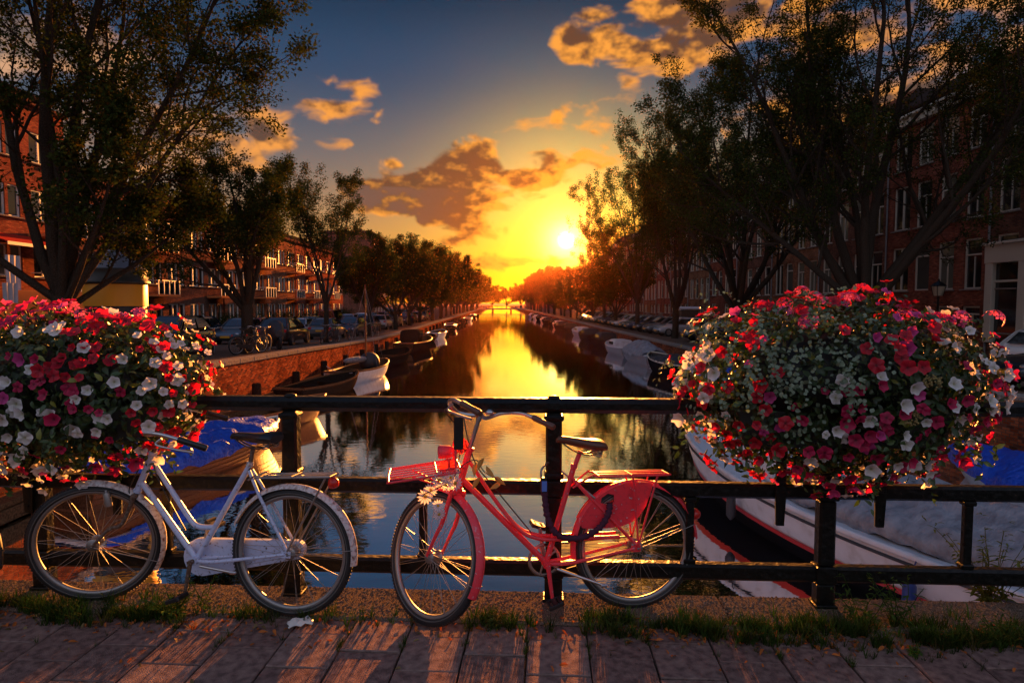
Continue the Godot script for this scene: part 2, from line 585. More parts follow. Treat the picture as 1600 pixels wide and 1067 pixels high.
	bl.uv1_scale = Vector3.ONE * 9.0
	painted("white_paint", Color(0.5, 0.57, 0.78), Color(0.09, 0.06, 0.05), 0.36, 0.5, 0.33)
	painted("scuffed_white_paint", Color(0.6, 0.58, 0.58), Color(0.16, 0.07, 0.05), 0.66, 0.4, 0.45)
	painted("pink_paint", Color(0.86, 0.042, 0.06), Color(0.42, 0.36, 0.38), 0.34, 0.5, 0.34)
	painted("worn_pink_paint", Color(0.8, 0.045, 0.07), Color(0.48, 0.42, 0.45), 0.4, 0.6, 0.42)
	painted("dark_bike_paint", Color(0.02, 0.022, 0.025), Color(0.08, 0.04, 0.025), 0.4, 0.4, 0.4)
	mat("white_trim", Color(0.62, 0.61, 0.56), 0.5)
	mat("cream_trim", Color(0.56, 0.52, 0.42), 0.55)
	mat("dark_trim", Color(0.03, 0.035, 0.03), 0.5)
	var gl := mat("window_glass", Color(0.012, 0.014, 0.016), 0.06)
	gl.metallic_specular = 0.7
	var cg := mat("curtained_glass", Color(0.13, 0.13, 0.1), 0.08)
	cg.metallic_specular = 0.7
	mat("curtain", Color(0.3, 0.31, 0.24), 0.9)
	mat("roof_tile", Color(0.05, 0.035, 0.03), 0.7)
	mat("zinc", Color(0.22, 0.23, 0.24), 0.5, 0.3)
	mat("hub_red", Color(0.5, 0.02, 0.015), 0.25)
	mat("lamp_glass", Color(0.5, 0.42, 0.3), 0.15)
	mat("yellow_paint", Color(0.72, 0.33, 0.02), 0.45)
	mat("dark_poster", Color(0.02, 0.025, 0.028), 0.5)
	mat("awning_red", Color(0.42, 0.045, 0.025), 0.85)
	mat("balcony_orange", Color(0.5, 0.19, 0.07), 0.8)
	mat("linen", Color(0.62, 0.56, 0.58), 0.9)
	mat("road_asphalt", Color(0.05, 0.05, 0.05), 0.9)
	vmat("leaf", 0.75, Color(0.34, 0.34, 0.15))
	vmat("basket_leaf", 0.45, Color(0.3, 0.36, 0.12))
	vmat("petal", 0.55, Color(0.75, 0.7, 0.7))
	vmat("grass_blade", 0.8, Color(0.14, 0.3, 0.05))
	vmat("dry_leaf", 0.7, Color(0.4, 0.25, 0.1))
	vmat("stone_bits", 0.85)

# ---------------------------------------------------------------- ground, canal and bridge
func strip(xs: Array, zs: Array, f: Callable) -> ArrayMesh:   # sheet over x and distance; f gives its height
	var mb := MB.new()
	for i in zs.size():
		for x in xs:
			mb.p(Vector3(x, f.call(x, zs[i]), -zs[i]))
	var n := xs.size()
	for i in zs.size() - 1:
		for j in n - 1:
			var a := i * n + j
			mb.t(a, a + 1, a + n + 1)
			mb.t(a, a + n + 1, a + n)
	return mb.mesh()

func ground_and_canal() -> void:
	var zs := []
	for k in 25:
		zs.append(-40.0 + k * 4.0)
	for k in 19:
		zs.append(60.0 + k * 40.0)
	lone("ground", strip([-1500.0, -60.0, 60.0, 1500.0], [-400.0, 0.0, 400.0, 1500.0], func(_x, _z): return -3.2), M.earth, "dark flat earth beneath the town reaching to the horizon", "ground", "structure")
	lone("water", strip([-8.7, 11.1], [-20.0, 100.0, 480.0, 900.0], func(_x, _z): return WATER_Y), M.water, "calm canal water mirroring the sunset sky", "canal water", "structure")
	lone("street", strip([-60.0, -24.4, -15.5, -8.9], zs, func(_x, z): return quay_y(z)), M.street_brick, "brick paved quay street with parked cars along the left bank", "street", "structure")
	lone("street", strip([11.3, 20.0, 24.0, 60.0], zs, func(_x, z): return quay_y(z, 1.0)), M.street_brick, "brick paved quay street below the red brick houses on the right bank", "street", "structure")
	for sd: float in [-1.0, 1.0]:
		var x0 := -8.6 if sd < 0 else 11.0
		var mb := MB.new()
		var cp := MB.new()
		for i in zs.size() - 1:
			var za: float = zs[i]
			var zb: float = zs[i + 1]
			if zb > 500.0:
				break
			var a := Vector3(x0, quay_y(za, sd) - 0.14, -za)
			var b := Vector3(x0, quay_y(zb, sd) - 0.14, -zb)
			var dn := Vector3(0, -1, 0)
			var a2 := Vector3(a.x, -3.1, a.z)
			var b2 := Vector3(b.x, -3.1, b.z)
			if sd < 0:
				mb.quad(b2, b, a, a2)
				mb.quad(a + Vector3(-0.5, 0, 0), a, b, b + Vector3(-0.5, 0, 0))
			else:
				mb.quad(a2, a, b, b2)
				mb.quad(a, a + Vector3(0.5, 0, 0), b + Vector3(0.5, 0, 0), b)
		var w := thing("quay_wall", "sunlit red brick quay wall along the left bank" if sd < 0 else "shaded brick quay wall along the right bank behind the white boat", "quay wall")
		part(w, "brick_face", mb.mesh(), M.quay_brick)
		# coping stones, one by one where they can be told apart
		var stone := MB.new()
		stone.box(Vector3.ZERO, Vector3(0.52, 0.16, 1.17), 0.02)
		var sm := stone.mesh()
		for k in 95:
			var z := 5.0 + k * 1.2
			part(w, "coping_stone", sm, M.old_stone, Transform3D(Basis(Vector3.RIGHT, quay_y(z + 0.5, sd) - quay_y(z - 0.5, sd)), Vector3(x0 + 0.2 * sd, quay_y(z, sd) - 0.06 + 0.004 * sin(k * 7.0), -z)))
		var rest := MB.new()
		rest.box(Vector3(x0 + 0.2 * sd, -0.91, -310.0), Vector3(0.52, 0.16, 382.0))
		part(w, "coping_strip", rest.mesh(), M.old_stone)
	# timber walings and mooring posts on the left
	var wal := MB.new()
	wal.box(Vector3(-8.4, -1.68, -100.0), Vector3(0.36, 0.1, 190.0), 0.01)
	wal.box(Vector3(-8.24, -1.85, -100.0), Vector3(0.12, 0.22, 190.0), 0.01)
	lone("fender_beam", wal.mesh(), M.old_wood, "long weathered timber beam at the foot of the left quay wall", "timber beam")
	var r := seeded(31)
	for k in 30:
		var z := 13.2 + k * 4.15
		var pm := MB.new()
		var hh := rr(r, 0.58, 0.72)
		pm.tube([Vector3(0, -0.6, 0), Vector3(0, hh - 0.05, 0), Vector3(0, hh, 0)], [0.16, 0.15, 0.13], 9)
		var px: String = ["nearest mooring post, beside the blue covered boat", "second mooring post from the bridge, beside the open wooden rowing boat", "third mooring post from the bridge along the left quay wall", "fourth mooring post from the bridge, before the black rowing boat", "fifth mooring post, beside the white sailing boat"][k] if k < 5 else ("%s mooring post counted from the bridge along the left quay" % ["sixth", "seventh", "eighth", "ninth", "tenth", "eleventh", "twelfth"][k - 5] if k < 12 else "weathered mooring post in the far row along the left quay")
		var o := lone("mooring_post", pm.mesh(), M.dark_wood, px, "mooring post", "", Vector3(-8.14, -1.68, -z), k * 1.7)
		o.rotation.z = rr(r, -0.04, 0.04)
		o.set_meta("group", "mooring posts along the left quay")
	# bridge under our feet
	var dm := MB.new()
	dm.box(Vector3(1.2, -0.31, 10.3), Vector3(24.0, 0.5, 20.0))
	lone("bridge_deck", dm.mesh(), M.old_stone, "low stone bridge deck carrying the pavement over the canal", "bridge", "structure", RAIL_O, RAIL_TURN)
	# kerb: a strip of exposed-aggregate concrete under the railing
	var kb := MB.new()
	for k in 7:
		kb.box(Vector3(-7.5 + k * 2.5, -0.08, 0.092), Vector3(2.492, 0.17, 0.366), 0.012)
	lone("kerb", kb.mesh(), M.gravel_concrete, "strip of rough pebbly concrete under the black railing", "kerb", "structure", RAIL_O, RAIL_TURN)
	var pb := MB.new()
	pb.ball(Vector3.ZERO, Vector3(1, 0.6, 0.8), 6, 4)
	var pw := []
	var pt := []
	for k in 9000:
		var s := rr(r, 0.003, 0.0075)
		var g := rr(r, 0.35, 1.15)
		pw.append(Transform3D(Basis(Vector3.UP, rr(r, 0, TAU)).scaled(Vector3.ONE * s), R(rr(r, -3.4, 3.6), 0.0045, rr(r, -0.085, 0.268))))
		pt.append(Color(0.22 * g, 0.17 * g, 0.13 * g))
	var pebbles := copies(self, "pebbles", pb.mesh(), M.stone_bits, pw, pt)
	pebbles.set_meta("label", "small pebbles set in the rough concrete strip below the railing")
	pebbles.set_meta("category", "pebbles")
	# pavement of square concrete pavers
	var bed := MB.new()
	bed.box(Vector3(0.3, -0.045, 10.0), Vector3(22.0, 0.05, 19.4))
	var pav := lone("pavement", bed.mesh(), M.sand_joint, "pavement of square grey brown concrete pavers on the bridge", "pavement", "structure", RAIL_O + Vector3(0.0, 0, 0.0), RAIL_TURN)
	var shapes := []
	for k in 3:
		var ps := MB.new()
		var h := 0.1478 - 0.0006 * k
		# slightly dished top with a worn edge
		var lo := PackedVector3Array()
		var mi := PackedVector3Array()
		var hi := PackedVector3Array()
		for q in [[-1, 1], [1, 1], [1, -1], [-1, -1]]:
			var jx := rr(r, -0.0015, 0.0015)
			lo.append(Vector3(q[0] * h, -0.05, q[1] * h))
			mi.append(Vector3(q[0] * h + jx, -0.0045, q[1] * h + jx))
			hi.append(Vector3(q[0] * (h - 0.0045) + jx, 0.0, q[1] * (h - 0.0045) + jx))
		for e in 4:
			var f := (e + 1) % 4
			ps.quad(lo[e], lo[f], mi[f], mi[e])
			ps.quad(mi[e], mi[f], hi[f], hi[e])
		ps.quad(hi[0], hi[1], hi[2], hi[3])
		shapes.append(ps.mesh())
	for i in 24:
		for j in 8:
			var u := -3.62 + i * 0.303
			var w := 0.437 + j * 0.303 - (0.1515 if i % 2 else 0.0)
			if w < 0.32:
				continue
			var tilt := Basis(Vector3.RIGHT, rr(r, -0.012, 0.012)) * Basis(Vector3.BACK, rr(r, -0.012, 0.012)) * Basis(Vector3.UP, rr(r, -0.012, 0.012))
			part(pav, "paver", shapes[r.randi() % 3], M["paver_%d" % (r.randi() % 4)], Transform3D(tilt * Basis(Vector3.UP, (r.randi() % 4) * PI / 2), Vector3(u + rr(r, -0.002, 0.002), rr(r, -0.005, 0.002), w + rr(r, -0.002, 0.002))))
	var hb := MB.new()
	hb.box(Vector3(0, -0.025, 0), Vector3(0.298, 0.05, 0.146), 0.005)
	var hmesh := hb.mesh()
	for i in range(1, 24, 2):
		part(pav, "paver", hmesh, M["paver_%d" % (r.randi() % 4)], Transform3D(Basis(Vector3.RIGHT, rr(r, -0.02, 0.02)), Vector3(-3.62 + i * 0.303, rr(r, -0.006, 0.0), 0.3605)))

# ---------------------------------------------------------------- railing
func railing() -> void:
	var t := thing("bridge_railing", "black painted steel bridge railing with three rails the bicycles lean on", "railing", RAIL_O, RAIL_TURN)
	for q in [["top_rail", 1.113, 0.082, 0.1], ["middle_rail", 0.648, 0.082, 0.07], ["bottom_rail", 0.187, 0.09, 0.07]]:
		var mb := MB.new()
		mb.box(Vector3(0, q[1], 0), Vector3(13.0, q[2], q[3]), 0.014 if q[0] != "top_rail" else 0.024)
		part(t, q[0], mb.mesh(), M.black_paint)
	var pm := MB.new()
	var post := func(mb: MB, y0: float, y1: float, w: float) -> void:
		mb.box(Vector3(0, (y0 + y1) / 2, 0), Vector3(w, y1 - y0, w * 0.9), 0.012)
	post.call(pm, 0.004, 0.141, 0.1)
	post.call(pm, 0.233, 0.606, 0.09)
	post.call(pm, 0.69, 1.071, 0.09)
	pm.box(Vector3(0, 1.045, 0), Vector3(0.112, 0.03, 0.1), 0.008)
	pm.box(Vector3(0, 0.72, 0), Vector3(0.108, 0.03, 0.1), 0.008)
	pm.box(Vector3(0, 0.014, 0), Vector3(0.12, 0.018, 0.11), 0.004)
	for q in [[0.187, 0.096, 0.1], [0.648, 0.088, 0.096]]:
		pm.box(Vector3(0, q[0], 0), Vector3(0.112, q[1], q[2]), 0.006)
	pm.ball(Vector3(0, 1.155, 0), Vector3(0.035, 0.014, 0.035), 14, 6)
	var pmesh := pm.mesh()
	var tm := MB.new()
	tm.box(Vector3(0, 0.42, 0), Vector3(0.045, 0.372, 0.04), 0.006)
	for q in [0.245, 0.595]:
		tm.box(Vector3(0, q, 0), Vector3(0.066, 0.026, 0.06), 0.006)
	var tmesh := tm.mesh()
	for k in 9:
		part(t, "post", pmesh, M.black_paint, Transform3D(Basis.IDENTITY, Vector3(-5.694 + 1.5 * k, 0, 0)))
		if k < 8:
			part(t, "baluster", tmesh, M.black_paint, Transform3D(Basis.IDENTITY, Vector3(-4.936 + 1.5 * k, 0, 0)))

# ---------------------------------------------------------------- bicycles
# A bicycle stands in its own plane: x forwards from the rear contact point, y up, z to the rider's right.
var tyre_m: ArrayMesh
var wall_m: ArrayMesh
var rim_m: ArrayMesh
var hub_m: ArrayMesh
var spoke_m: ArrayMesh

func wheel(b: Node3D, called: String, xf: Transform3D, rim_mat: Material, fine: bool) -> void:
	var up := Basis(Vector3.RIGHT, PI / 2)
	if tyre_m == null:
		var t := MB.new()
		var pr := []
		for j in 12:
			var a := TAU * j / 12
			pr.append(Vector2(0.3225 + cos(a) * 0.0225, sin(a) * 0.0205))
		t.lathe(pr, 64, Transform3D(up, Vector3.ZERO), true)
		for k in 120:   # tread blocks
			var a := TAU * k / 120
			var bs := Basis(Vector3.BACK, a)
			for z: float in [-0.011, 0.011]:
				t.box(bs * Vector3(0.3415, 0.004 * signf(z), 0) + Vector3(0, 0, z), Vector3(0.005, 0.009, 0.01), 0.0, bs * Basis(Vector3.UP, -z * 30.0))
		tyre_m = t.mesh()
		var w := MB.new()
		for s: float in [-1.0, 1.0]:
			w.torus(Transform3D(up, Vector3(0, 0, 0.0195 * s)), 0.318, 0.0032, 56, 6)
		wall_m = w.mesh()
		var r := MB.new()
		r.lathe([Vector2(0.306, -0.013), Vector2(0.306, 0.013), Vector2(0.299, 0.0145), Vector2(0.289, 0.011), Vector2(0.285, 0.0), Vector2(0.289, -0.011), Vector2(0.299, -0.0145)], 64, Transform3D(up, Vector3.ZERO), true)
		rim_m = r.mesh()
		var h := MB.new()
		h.lathe([Vector2(0.0, -0.06), Vector2(0.006, -0.06), Vector2(0.006, -0.04), Vector2(0.016, -0.04), Vector2(0.034, -0.034), Vector2(0.034, -0.03), Vector2(0.02, -0.025), Vector2(0.02, 0.025), Vector2(0.034, 0.03), Vector2(0.034, 0.034), Vector2(0.016, 0.04), Vector2(0.006, 0.04), Vector2(0.006, 0.06), Vector2(0.0, 0.06)], 18, Transform3D(up, Vector3.ZERO))
		hub_m = h.mesh()
		var s1 := MB.new()
		s1.bar(Vector3(0, 0.031, 0.032), Vector3(0.289 * sin(0.42), 0.289 * cos(0.42), 0.0), 0.0013, 5)
		spoke_m = s1.mesh()
	var w := Node3D.new()
	w.name = called
	w.transform = xf
	b.add_child(w, true)
	part(w, "tyre", tyre_m, M.rubber)
	if fine:
		part(w, "sidewall_band", wall_m, M.rubber_wall)
	part(w, "rim", rim_m, rim_mat)
	part(w, "hub", hub_m, M.dull_steel)
	for k in (36 if fine else 16):
		var n := 36 if fine else 16
		var bs := Basis(Vector3.BACK, TAU * (k + 0.13) / n)
		if k % 2:
			bs = bs * Basis(Vector3.UP, PI)
		part(w, "spoke", spoke_m, M.dull_steel, Transform3D(bs, Vector3.ZERO))

func mudguard(rad: float, a0: float, a1: float, w: float) -> ArrayMesh:
	var mb := MB.new()
	var rings := []
	var n := int((a1 - a0) / 0.09)
	for i in n + 1:
		var a := a0 + (a1 - a0) * i / n
		var ring := PackedVector3Array()
		for s in 2:
			for j in 7:
				var q := (j / 3.0 - 1.0) * (1.0 if s == 0 else -1.0)
				var r := rad - 0.022 * q * q - (0.0025 if s else 0.0)
				ring.append(Vector3(cos(a) * r, sin(a) * r, -q * w * 0.5))
		rings.append(ring)
	mb.loft(rings)
	return mb.mesh()

func saddle_mesh(l: float) -> ArrayMesh:
	var mb := MB.new()
	var rings := []
	for q in [[0.135, -0.01, 0.012, 0.012], [0.125, 0.0, 0.022, 0.022], [0.09, 0.004, 0.026, 0.026], [0.04, 0.004, 0.034, 0.03], [0.0, 0.004, 0.052, 0.033], [-0.045, 0.007, 0.082, 0.036], [-0.085, 0.012, 0.102, 0.04], [-0.115, 0.014, 0.1, 0.038], [-0.135, 0.006, 0.075, 0.026]]:
		var ring := PackedVector3Array()
		for j in 16:
			var a := TAU * j / 16
			var y := sin(a)
			ring.append(Vector3(q[0] * l, q[1] + (y * q[3] * 0.6 if y > 0 else y * q[3]), -cos(a) * q[2]))
		rings.append(ring)
	rings.reverse()
	mb.loft(rings)
	for s: float in [-1.0, 1.0]:
		mb.tube(curve([Vector3(0.1 * l, -0.02, 0.01 * s), Vector3(0.03, -0.05, 0.02 * s), Vector3(-0.05, -0.055, 0.03 * s), Vector3(-0.11 * l, -0.03, 0.06 * s)], 3), 0.0045, 6)
	return mb.mesh()

func spring(at: Vector3, h: float) -> ArrayMesh:
	var mb := MB.new()
	var pts := []
	for i in 33:
		var a := TAU * 4.0 * i / 32
		pts.append(at + Vector3(cos(a) * 0.016, -h * i / 32.0, sin(a) * 0.016))
	mb.tube(pts, 0.0035, 5)
	return mb.mesh()

func pedal_mesh() -> ArrayMesh:
	var mb := MB.new()
	for s: float in [-1.0, 1.0]:
		mb.box(Vector3(0.032 * s, 0, 0), Vector3(0.02, 0.024, 0.09), 0.005)
	mb.box(Vector3.ZERO, Vector3(0.03, 0.016, 0.09), 0.004)
	for z: float in [-0.042, 0.042]:
		mb.box(Vector3(0, 0, z), Vector3(0.07, 0.02, 0.008), 0.002)
	return mb.mesh()

func slab(poly: PackedVector2Array, th: float, z: float) -> ArrayMesh:   # flat plate with thickness, in the bicycle's plane
	var mb := MB.new()
	var tr := Geometry2D.triangulate_polygon(poly)
	for s: float in [-1.0, 1.0]:
		var base := mb.v.size()
		for q in poly:
			mb.p(Vector3(q.x, q.y, z + s * th / 2))
		for i in range(0, tr.size(), 3):
			if s > 0:
				mb.t(base + tr[i], base + tr[i + 2], base + tr[i + 1])
			else:
				mb.t(base + tr[i], base + tr[i + 1], base + tr[i + 2])
	for i in poly.size():
		var a := poly[i]
		var b := poly[(i + 1) % poly.size()]
		mb.quad(Vector3(a.x, a.y, z - th / 2), Vector3(a.x, a.y, z + th / 2), Vector3(b.x, b.y, z + th / 2), Vector3(b.x, b.y, z - th / 2))
	return mb.mesh()

func bike_thing(label: String, at: Vector3, yaw_deg: float, lean_deg: float, away: float) -> Node3D:
	var t := thing("bicycle", label, "bicycle", at)
	t.basis = Basis(Vector3.UP, deg_to_rad(yaw_deg)) * Basis(Vector3.RIGHT, deg_to_rad(lean_deg) * away)
	return t

func v3(a: Array, z := 0.0) -> Vector3:
	return Vector3(a[0], a[1], z)

# d: the joints of the frame in the bicycle's plane
func bicycle(t: Node3D, d: Dictionary) -> void:
	var paint: Material = M[d.paint]
	var worn: Material = M[d.worn]
	var fine: bool = d.get("fine", true)
	var bb := v3(d.bb)
	var hr := Vector3(0.0, 0.345, 0)
	var ht := v3(d.head_top)
	var hb := v3(d.head_bottom)
	var axis := (ht - hb).normalized()
	var hf := v3(d.front_hub)
	var lug := v3(d.seat_lug)
	var steer := Transform3D(Basis(axis, deg_to_rad(d.steer)), Vector3.ZERO)
	steer = Transform3D(Basis.IDENTITY, hb) * steer * Transform3D(Basis.IDENTITY, -hb)
	wheel(t, "rear_wheel", Transform3D(Basis(Vector3.BACK, 0.3), hr), M[d.rims], fine)
	wheel(t, "front_wheel", steer * Transform3D(Basis.IDENTITY, hf), M[d.rims], fine)
	# frame
	var f := MB.new()
	f.bar(hb - axis * 0.015, ht + axis * 0.015, 0.0185, 14)
	f.bar(hb - axis * 0.02, hb - axis * 0.005, 0.023, 14)
	f.bar(ht + axis * 0.005, ht + axis * 0.022, 0.023, 14)
	f.tube([hb.lerp(ht, 0.22), hb.lerp(ht, 0.22).lerp(bb, 0.5), bb], 0.0165, 12)
	f.bar(bb, lug, 0.0155, 12)
	f.bar(bb - Vector3(0, 0, 0.036), bb + Vector3(0, 0, 0.036), 0.023, 14)
	for s: float in [-1.0, 1.0]:
		var z: float = 0.05 * s
		f.tube(curve([bb + Vector3(-0.02, 0.0, 0.02 * s), bb + Vector3(-0.15, 0.01, 0.042 * s), Vector3(hr.x + 0.02, hr.y, z)], 4), [0.011, 0.011, 0.011, 0.011, 0.0105, 0.01, 0.009, 0.009, 0.008], 8)
		f.tube([v3(d.stay_top, 0.014 * s), v3(d.stay_top, 0.014 * s).lerp(Vector3(hr.x, hr.y, z), 0.3) + Vector3(0, 0, 0.012 * s), Vector3(hr.x, hr.y + 0.01, z)], [0.009, 0.009, 0.008], 8)
		f.box(Vector3(hr.x + 0.012, hr.y, z), Vector3(0.055, 0.035, 0.005), 0.001)
	var top := []
	for q in d.top_tube:
		top.append(v3(q))
	if d.get("twin_tube", false):
		for s: float in [-1.0, 1.0]:
			var w := []
			for q in top.size():
				w.append(top[q] + Vector3(0, 0, (0.004 + 0.03 * smoothstep(0.0, 3.0, q)) * s))
			f.tube(curve(w, 6), 0.0105, 10)
	else:
		f.tube(curve(top, 6), 0.0145, 10)
	part(t, "frame", f.mesh(), paint)
	# fork
	var fk := MB.new()
	var crown := hb - axis * 0.035
	fk.box(crown, Vector3(0.035, 0.03, 0.11), 0.01, Basis(Vector3.BACK, atan2(axis.y, axis.x) - PI / 2))
	for s: float in [-1.0, 1.0]:
		var mid := crown.lerp(hf, 0.62) - (hf - crown).normalized().cross(Vector3.BACK) * -0.012
		var k1 := crown - axis * 0.16
		fk.tube(curve([crown + Vector3(0, 0, 0.046 * s), Vector3(k1.x, k1.y, 0.05 * s), Vector3(mid.x, mid.y, 0.052 * s), Vector3(hf.x, hf.y, 0.052 * s)], 5), [0.0125, 0.0125, 0.0125, 0.012, 0.012, 0.012, 0.0115, 0.011, 0.011, 0.0105, 0.01, 0.0095, 0.009, 0.0085, 0.008, 0.0075], 9)
	part(t, "fork", fk.mesh(), M[d.fork], steer)
	# mudguards and their stays
	var g0: Array = d.rear_guard
	part(t, "rear_mudguard", mudguard(0.368, deg_to_rad(g0[0]), deg_to_rad(g0[1]), 0.062), worn, Transform3D(Basis.IDENTITY, hr))
	var g1: Array = d.front_guard
	part(t, "front_mudguard", mudguard(0.366, deg_to_rad(g1[0]), deg_to_rad(g1[1]), 0.062), worn, steer * Transform3D(Basis.IDENTITY, hf))
	var st := MB.new()
	for s: float in [-1.0, 1.0]:
		var e := deg_to_rad(g1[1] - 10.0)
		st.bar(Vector3(0, 0, 0.056 * s), Vector3(cos(e) * 0.352, sin(e) * 0.352, 0.034 * s), 0.0024, 5)
	part(t, "mudguard_stay", st.mesh(), M.dull_steel, steer * Transform3D(Basis.IDENTITY, hf))
	var st2 := MB.new()
	for s: float in [-1.0, 1.0]:
		var e := deg_to_rad(g0[1] - 14.0)
		st2.bar(Vector3(0, 0, 0.056 * s), Vector3(cos(e) * 0.354, sin(e) * 0.354, 0.034 * s), 0.0024, 5)
	part(t, "mudguard_stay", st2.mesh(), M.dull_steel, Transform3D(Basis.IDENTITY, hr))
	# saddle
	var sd := v3(d.saddle)
	var sp := MB.new()
	sp.bar(lug - (sd - lug).normalized() * 0.03, sd + Vector3(0, -0.045, 0), 0.0128, 10)
	part(t, "seat_post", sp.mesh(), M[d.seat_post])
	var cl := MB.new()
	cl.bar(lug.lerp(sd, 0.04) - Vector3(0, 0, 0.026), lug.lerp(sd, 0.04) + Vector3(0, 0, 0.026), 0.009, 8)
	cl.bar(lug.lerp(sd, 0.0), lug.lerp(sd, 0.14), 0.019, 10)
	part(t, "seat_clamp", cl.mesh(), worn)
	var sa := part(t, "saddle", saddle_mesh(1.0), M[d.saddle_mat], Transform3D(Basis(Vector3.BACK, deg_to_rad(d.saddle_tilt)), sd))
	for s: float in [-1.0, 1.0]:
		part(sa, "spring", spring(Vector3(-0.1, -0.005, 0.05 * s), 0.045), M.dull_steel)
	# handlebar: rises from the head, sweeps out and back
	var stem_top := v3(d.stem_top)
	var sm := MB.new()
	sm.bar(ht, stem_top, 0.0115, 10)
	sm.bar(stem_top - axis * 0.03, stem_top + axis * 0.012, 0.016, 10)
	part(t, "stem", sm.mesh(), M[d.stem], steer)
	var hm := MB.new()
	var half := [Vector3(0, 0, 0), Vector3(0.02, -0.008, 0.055), Vector3(0.05, 0.002, 0.12), Vector3(0.03, 0.035, 0.2), Vector3(-0.05, 0.042, 0.255), Vector3(-0.13, 0.02, 0.275), Vector3(-0.27, -0.035, 0.285)]
	var path := []
	for i in range(half.size() - 1, 0, -1):
		path.append(half[i] * Vector3(1, 1, -1))
	path += half
	for i in path.size():
		path[i] += stem_top
	hm.tube(curve(path, 5), 0.011, 10)
	var hbar := part(t, "handlebar", hm.mesh(), M.steel, steer)
	for s: float in [-1.0, 1.0]:
		var gm := MB.new()
		var ga := Vector3(-0.14, 0.017, 0.2755 * s) + stem_top
		var gb := Vector3(-0.28, -0.039, 0.286 * s) + stem_top
		gm.tube([ga, ga.lerp(gb, 0.04), ga.lerp(gb, 0.5), ga.lerp(gb, 0.94), gb], [0.015, 0.0175, 0.016, 0.018, 0.014], 12)
		part(hbar, "grip", gm.mesh(), M.black_plastic if not d.has("grip") else M[d.grip])
	var lm := MB.new()
	var lv := stem_top + Vector3(-0.06, 0.02, -0.262)
	lm.tube(curve([lv, lv + Vector3(0.03, -0.03, 0.0), lv + Vector3(-0.05, -0.055, -0.012), lv + Vector3(-0.15, -0.08, -0.012)], 4), 0.0065, 7)
	part(hbar, "brake_lever", lm.mesh(), M.steel)
	var cb := MB.new()
	cb.tube(curve([lv + Vector3(0.02, -0.02, 0), stem_top + Vector3(0.1, 0.0, -0.16), stem_top + Vector3(0.09, -0.09, -0.05), ht + Vector3(0.04, -0.02, -0.028), hb + Vector3(0.035, 0.02, -0.028), hb + Vector3(0.03, -0.05, -0.02)], 5), 0.0035, 5)
	part(t, "brake_cable", cb.mesh(), M.black_plastic, steer)
	var cr2 := MB.new()
	cr2.tube(curve([stem_top + Vector3(0.08, 0.0, 0.12), stem_top + Vector3(0.07, -0.1, 0.04), ht + Vector3(-0.03, -0.06, -0.02), ht.lerp(bb, 0.35) + Vector3(0.02, 0.03, -0.02), ht.lerp(bb, 0.8) + Vector3(0, 0.05, -0.02)], 5), 0.0035, 5)
	part(t, "gear_cable", cr2.mesh(), M.black_plastic)
	var bell := MB.new()
	bell.lathe([Vector2(0.0, 0.03), Vector2(0.012, 0.028), Vector2(0.024, 0.016), Vector2(0.028, 0.0), Vector2(0.0, 0.0)], 14, Transform3D(Basis.IDENTITY, stem_top + Vector3(0.052, 0.02, 0.13)))
	part(hbar, "bell", bell.mesh(), M.steel)
	# cranks, chainring, chain and pedals
	var ca: Array = d.crank
	var cdir := Vector3(ca[0], ca[1], 0).normalized()
	for s: float in [-1.0, 1.0]:
		var e := bb + Vector3(0, 0, 0.06 * s) + cdir * 0.17 * -s
		var cm := MB.new()
		cm.tube([bb + Vector3(0, 0, 0.055 * s), e], [0.013, 0.0095], 8)
		cm.bar(bb + Vector3(0, 0, 0.03 * s), bb + Vector3(0, 0, 0.068 * s), 0.013, 10)
		cm.bar(e, e + Vector3(0, 0, 0.1 * s), 0.006, 6)
		var cr := part(t, "crank", cm.mesh(), M[d.crank_mat] if s < 0 else M.dull_steel)
		part(cr, "pedal", pedal_mesh(), M.black_plastic, Transform3D(Basis(Vector3.BACK, 0.35 * s), e + Vector3(0, 0, 0.065 * s)))
	var rg := MB.new()
	rg.lathe([Vector2(0.085, -0.0015), Vector2(0.093, 0.0), Vector2(0.085, 0.0015), Vector2(0.074, 0.0015), Vector2(0.074, -0.0015)], 40, Transform3D(Basis(Vector3.RIGHT, PI / 2), bb + Vector3(0, 0, 0.045)), true)
	for k in 5:
		var a := TAU * k / 5
		rg.bar(bb + Vector3(0, 0, 0.045), bb + Vector3(cos(a) * 0.08, sin(a) * 0.08, 0.045), 0.006, 6)
	part(t, "chainring", rg.mesh(), M.dull_steel)
	var ch := MB.new()
	for s: float in [-1.0, 1.0]:
		ch.box((bb + hr) / 2 + Vector3(0, 0.062 * s, 0.045), Vector3(bb.distance_to(hr), 0.009, 0.006), 0.0, Basis(Vector3.BACK, atan2(bb.y - hr.y, bb.x - hr.x) - 0.09 * -s * 1.0))
	part(t, "chain", ch.mesh(), M.black_plastic)
	if d.has("chain_case"):
		var pl := PackedVector2Array()
		for k in 13:
			var a := -PI * 0.55 + PI * 1.1 * k / 12
			pl.append(Vector2(bb.x + cos(a) * 0.104, bb.y + sin(a) * 0.104))
		for k in 9:
			var a := PI * 0.55 + PI * 0.9 * k / 8
			pl.append(Vector2(hr.x + cos(a) * 0.05, hr.y + sin(a) * 0.05))
		part(t, "chain_case", slab(pl, 0.034, 0.052), M[d.chain_case])
	# luggage rack
	var rf := v3(d.rack[0])
	var re := v3(d.rack[1])
	var rk := MB.new()
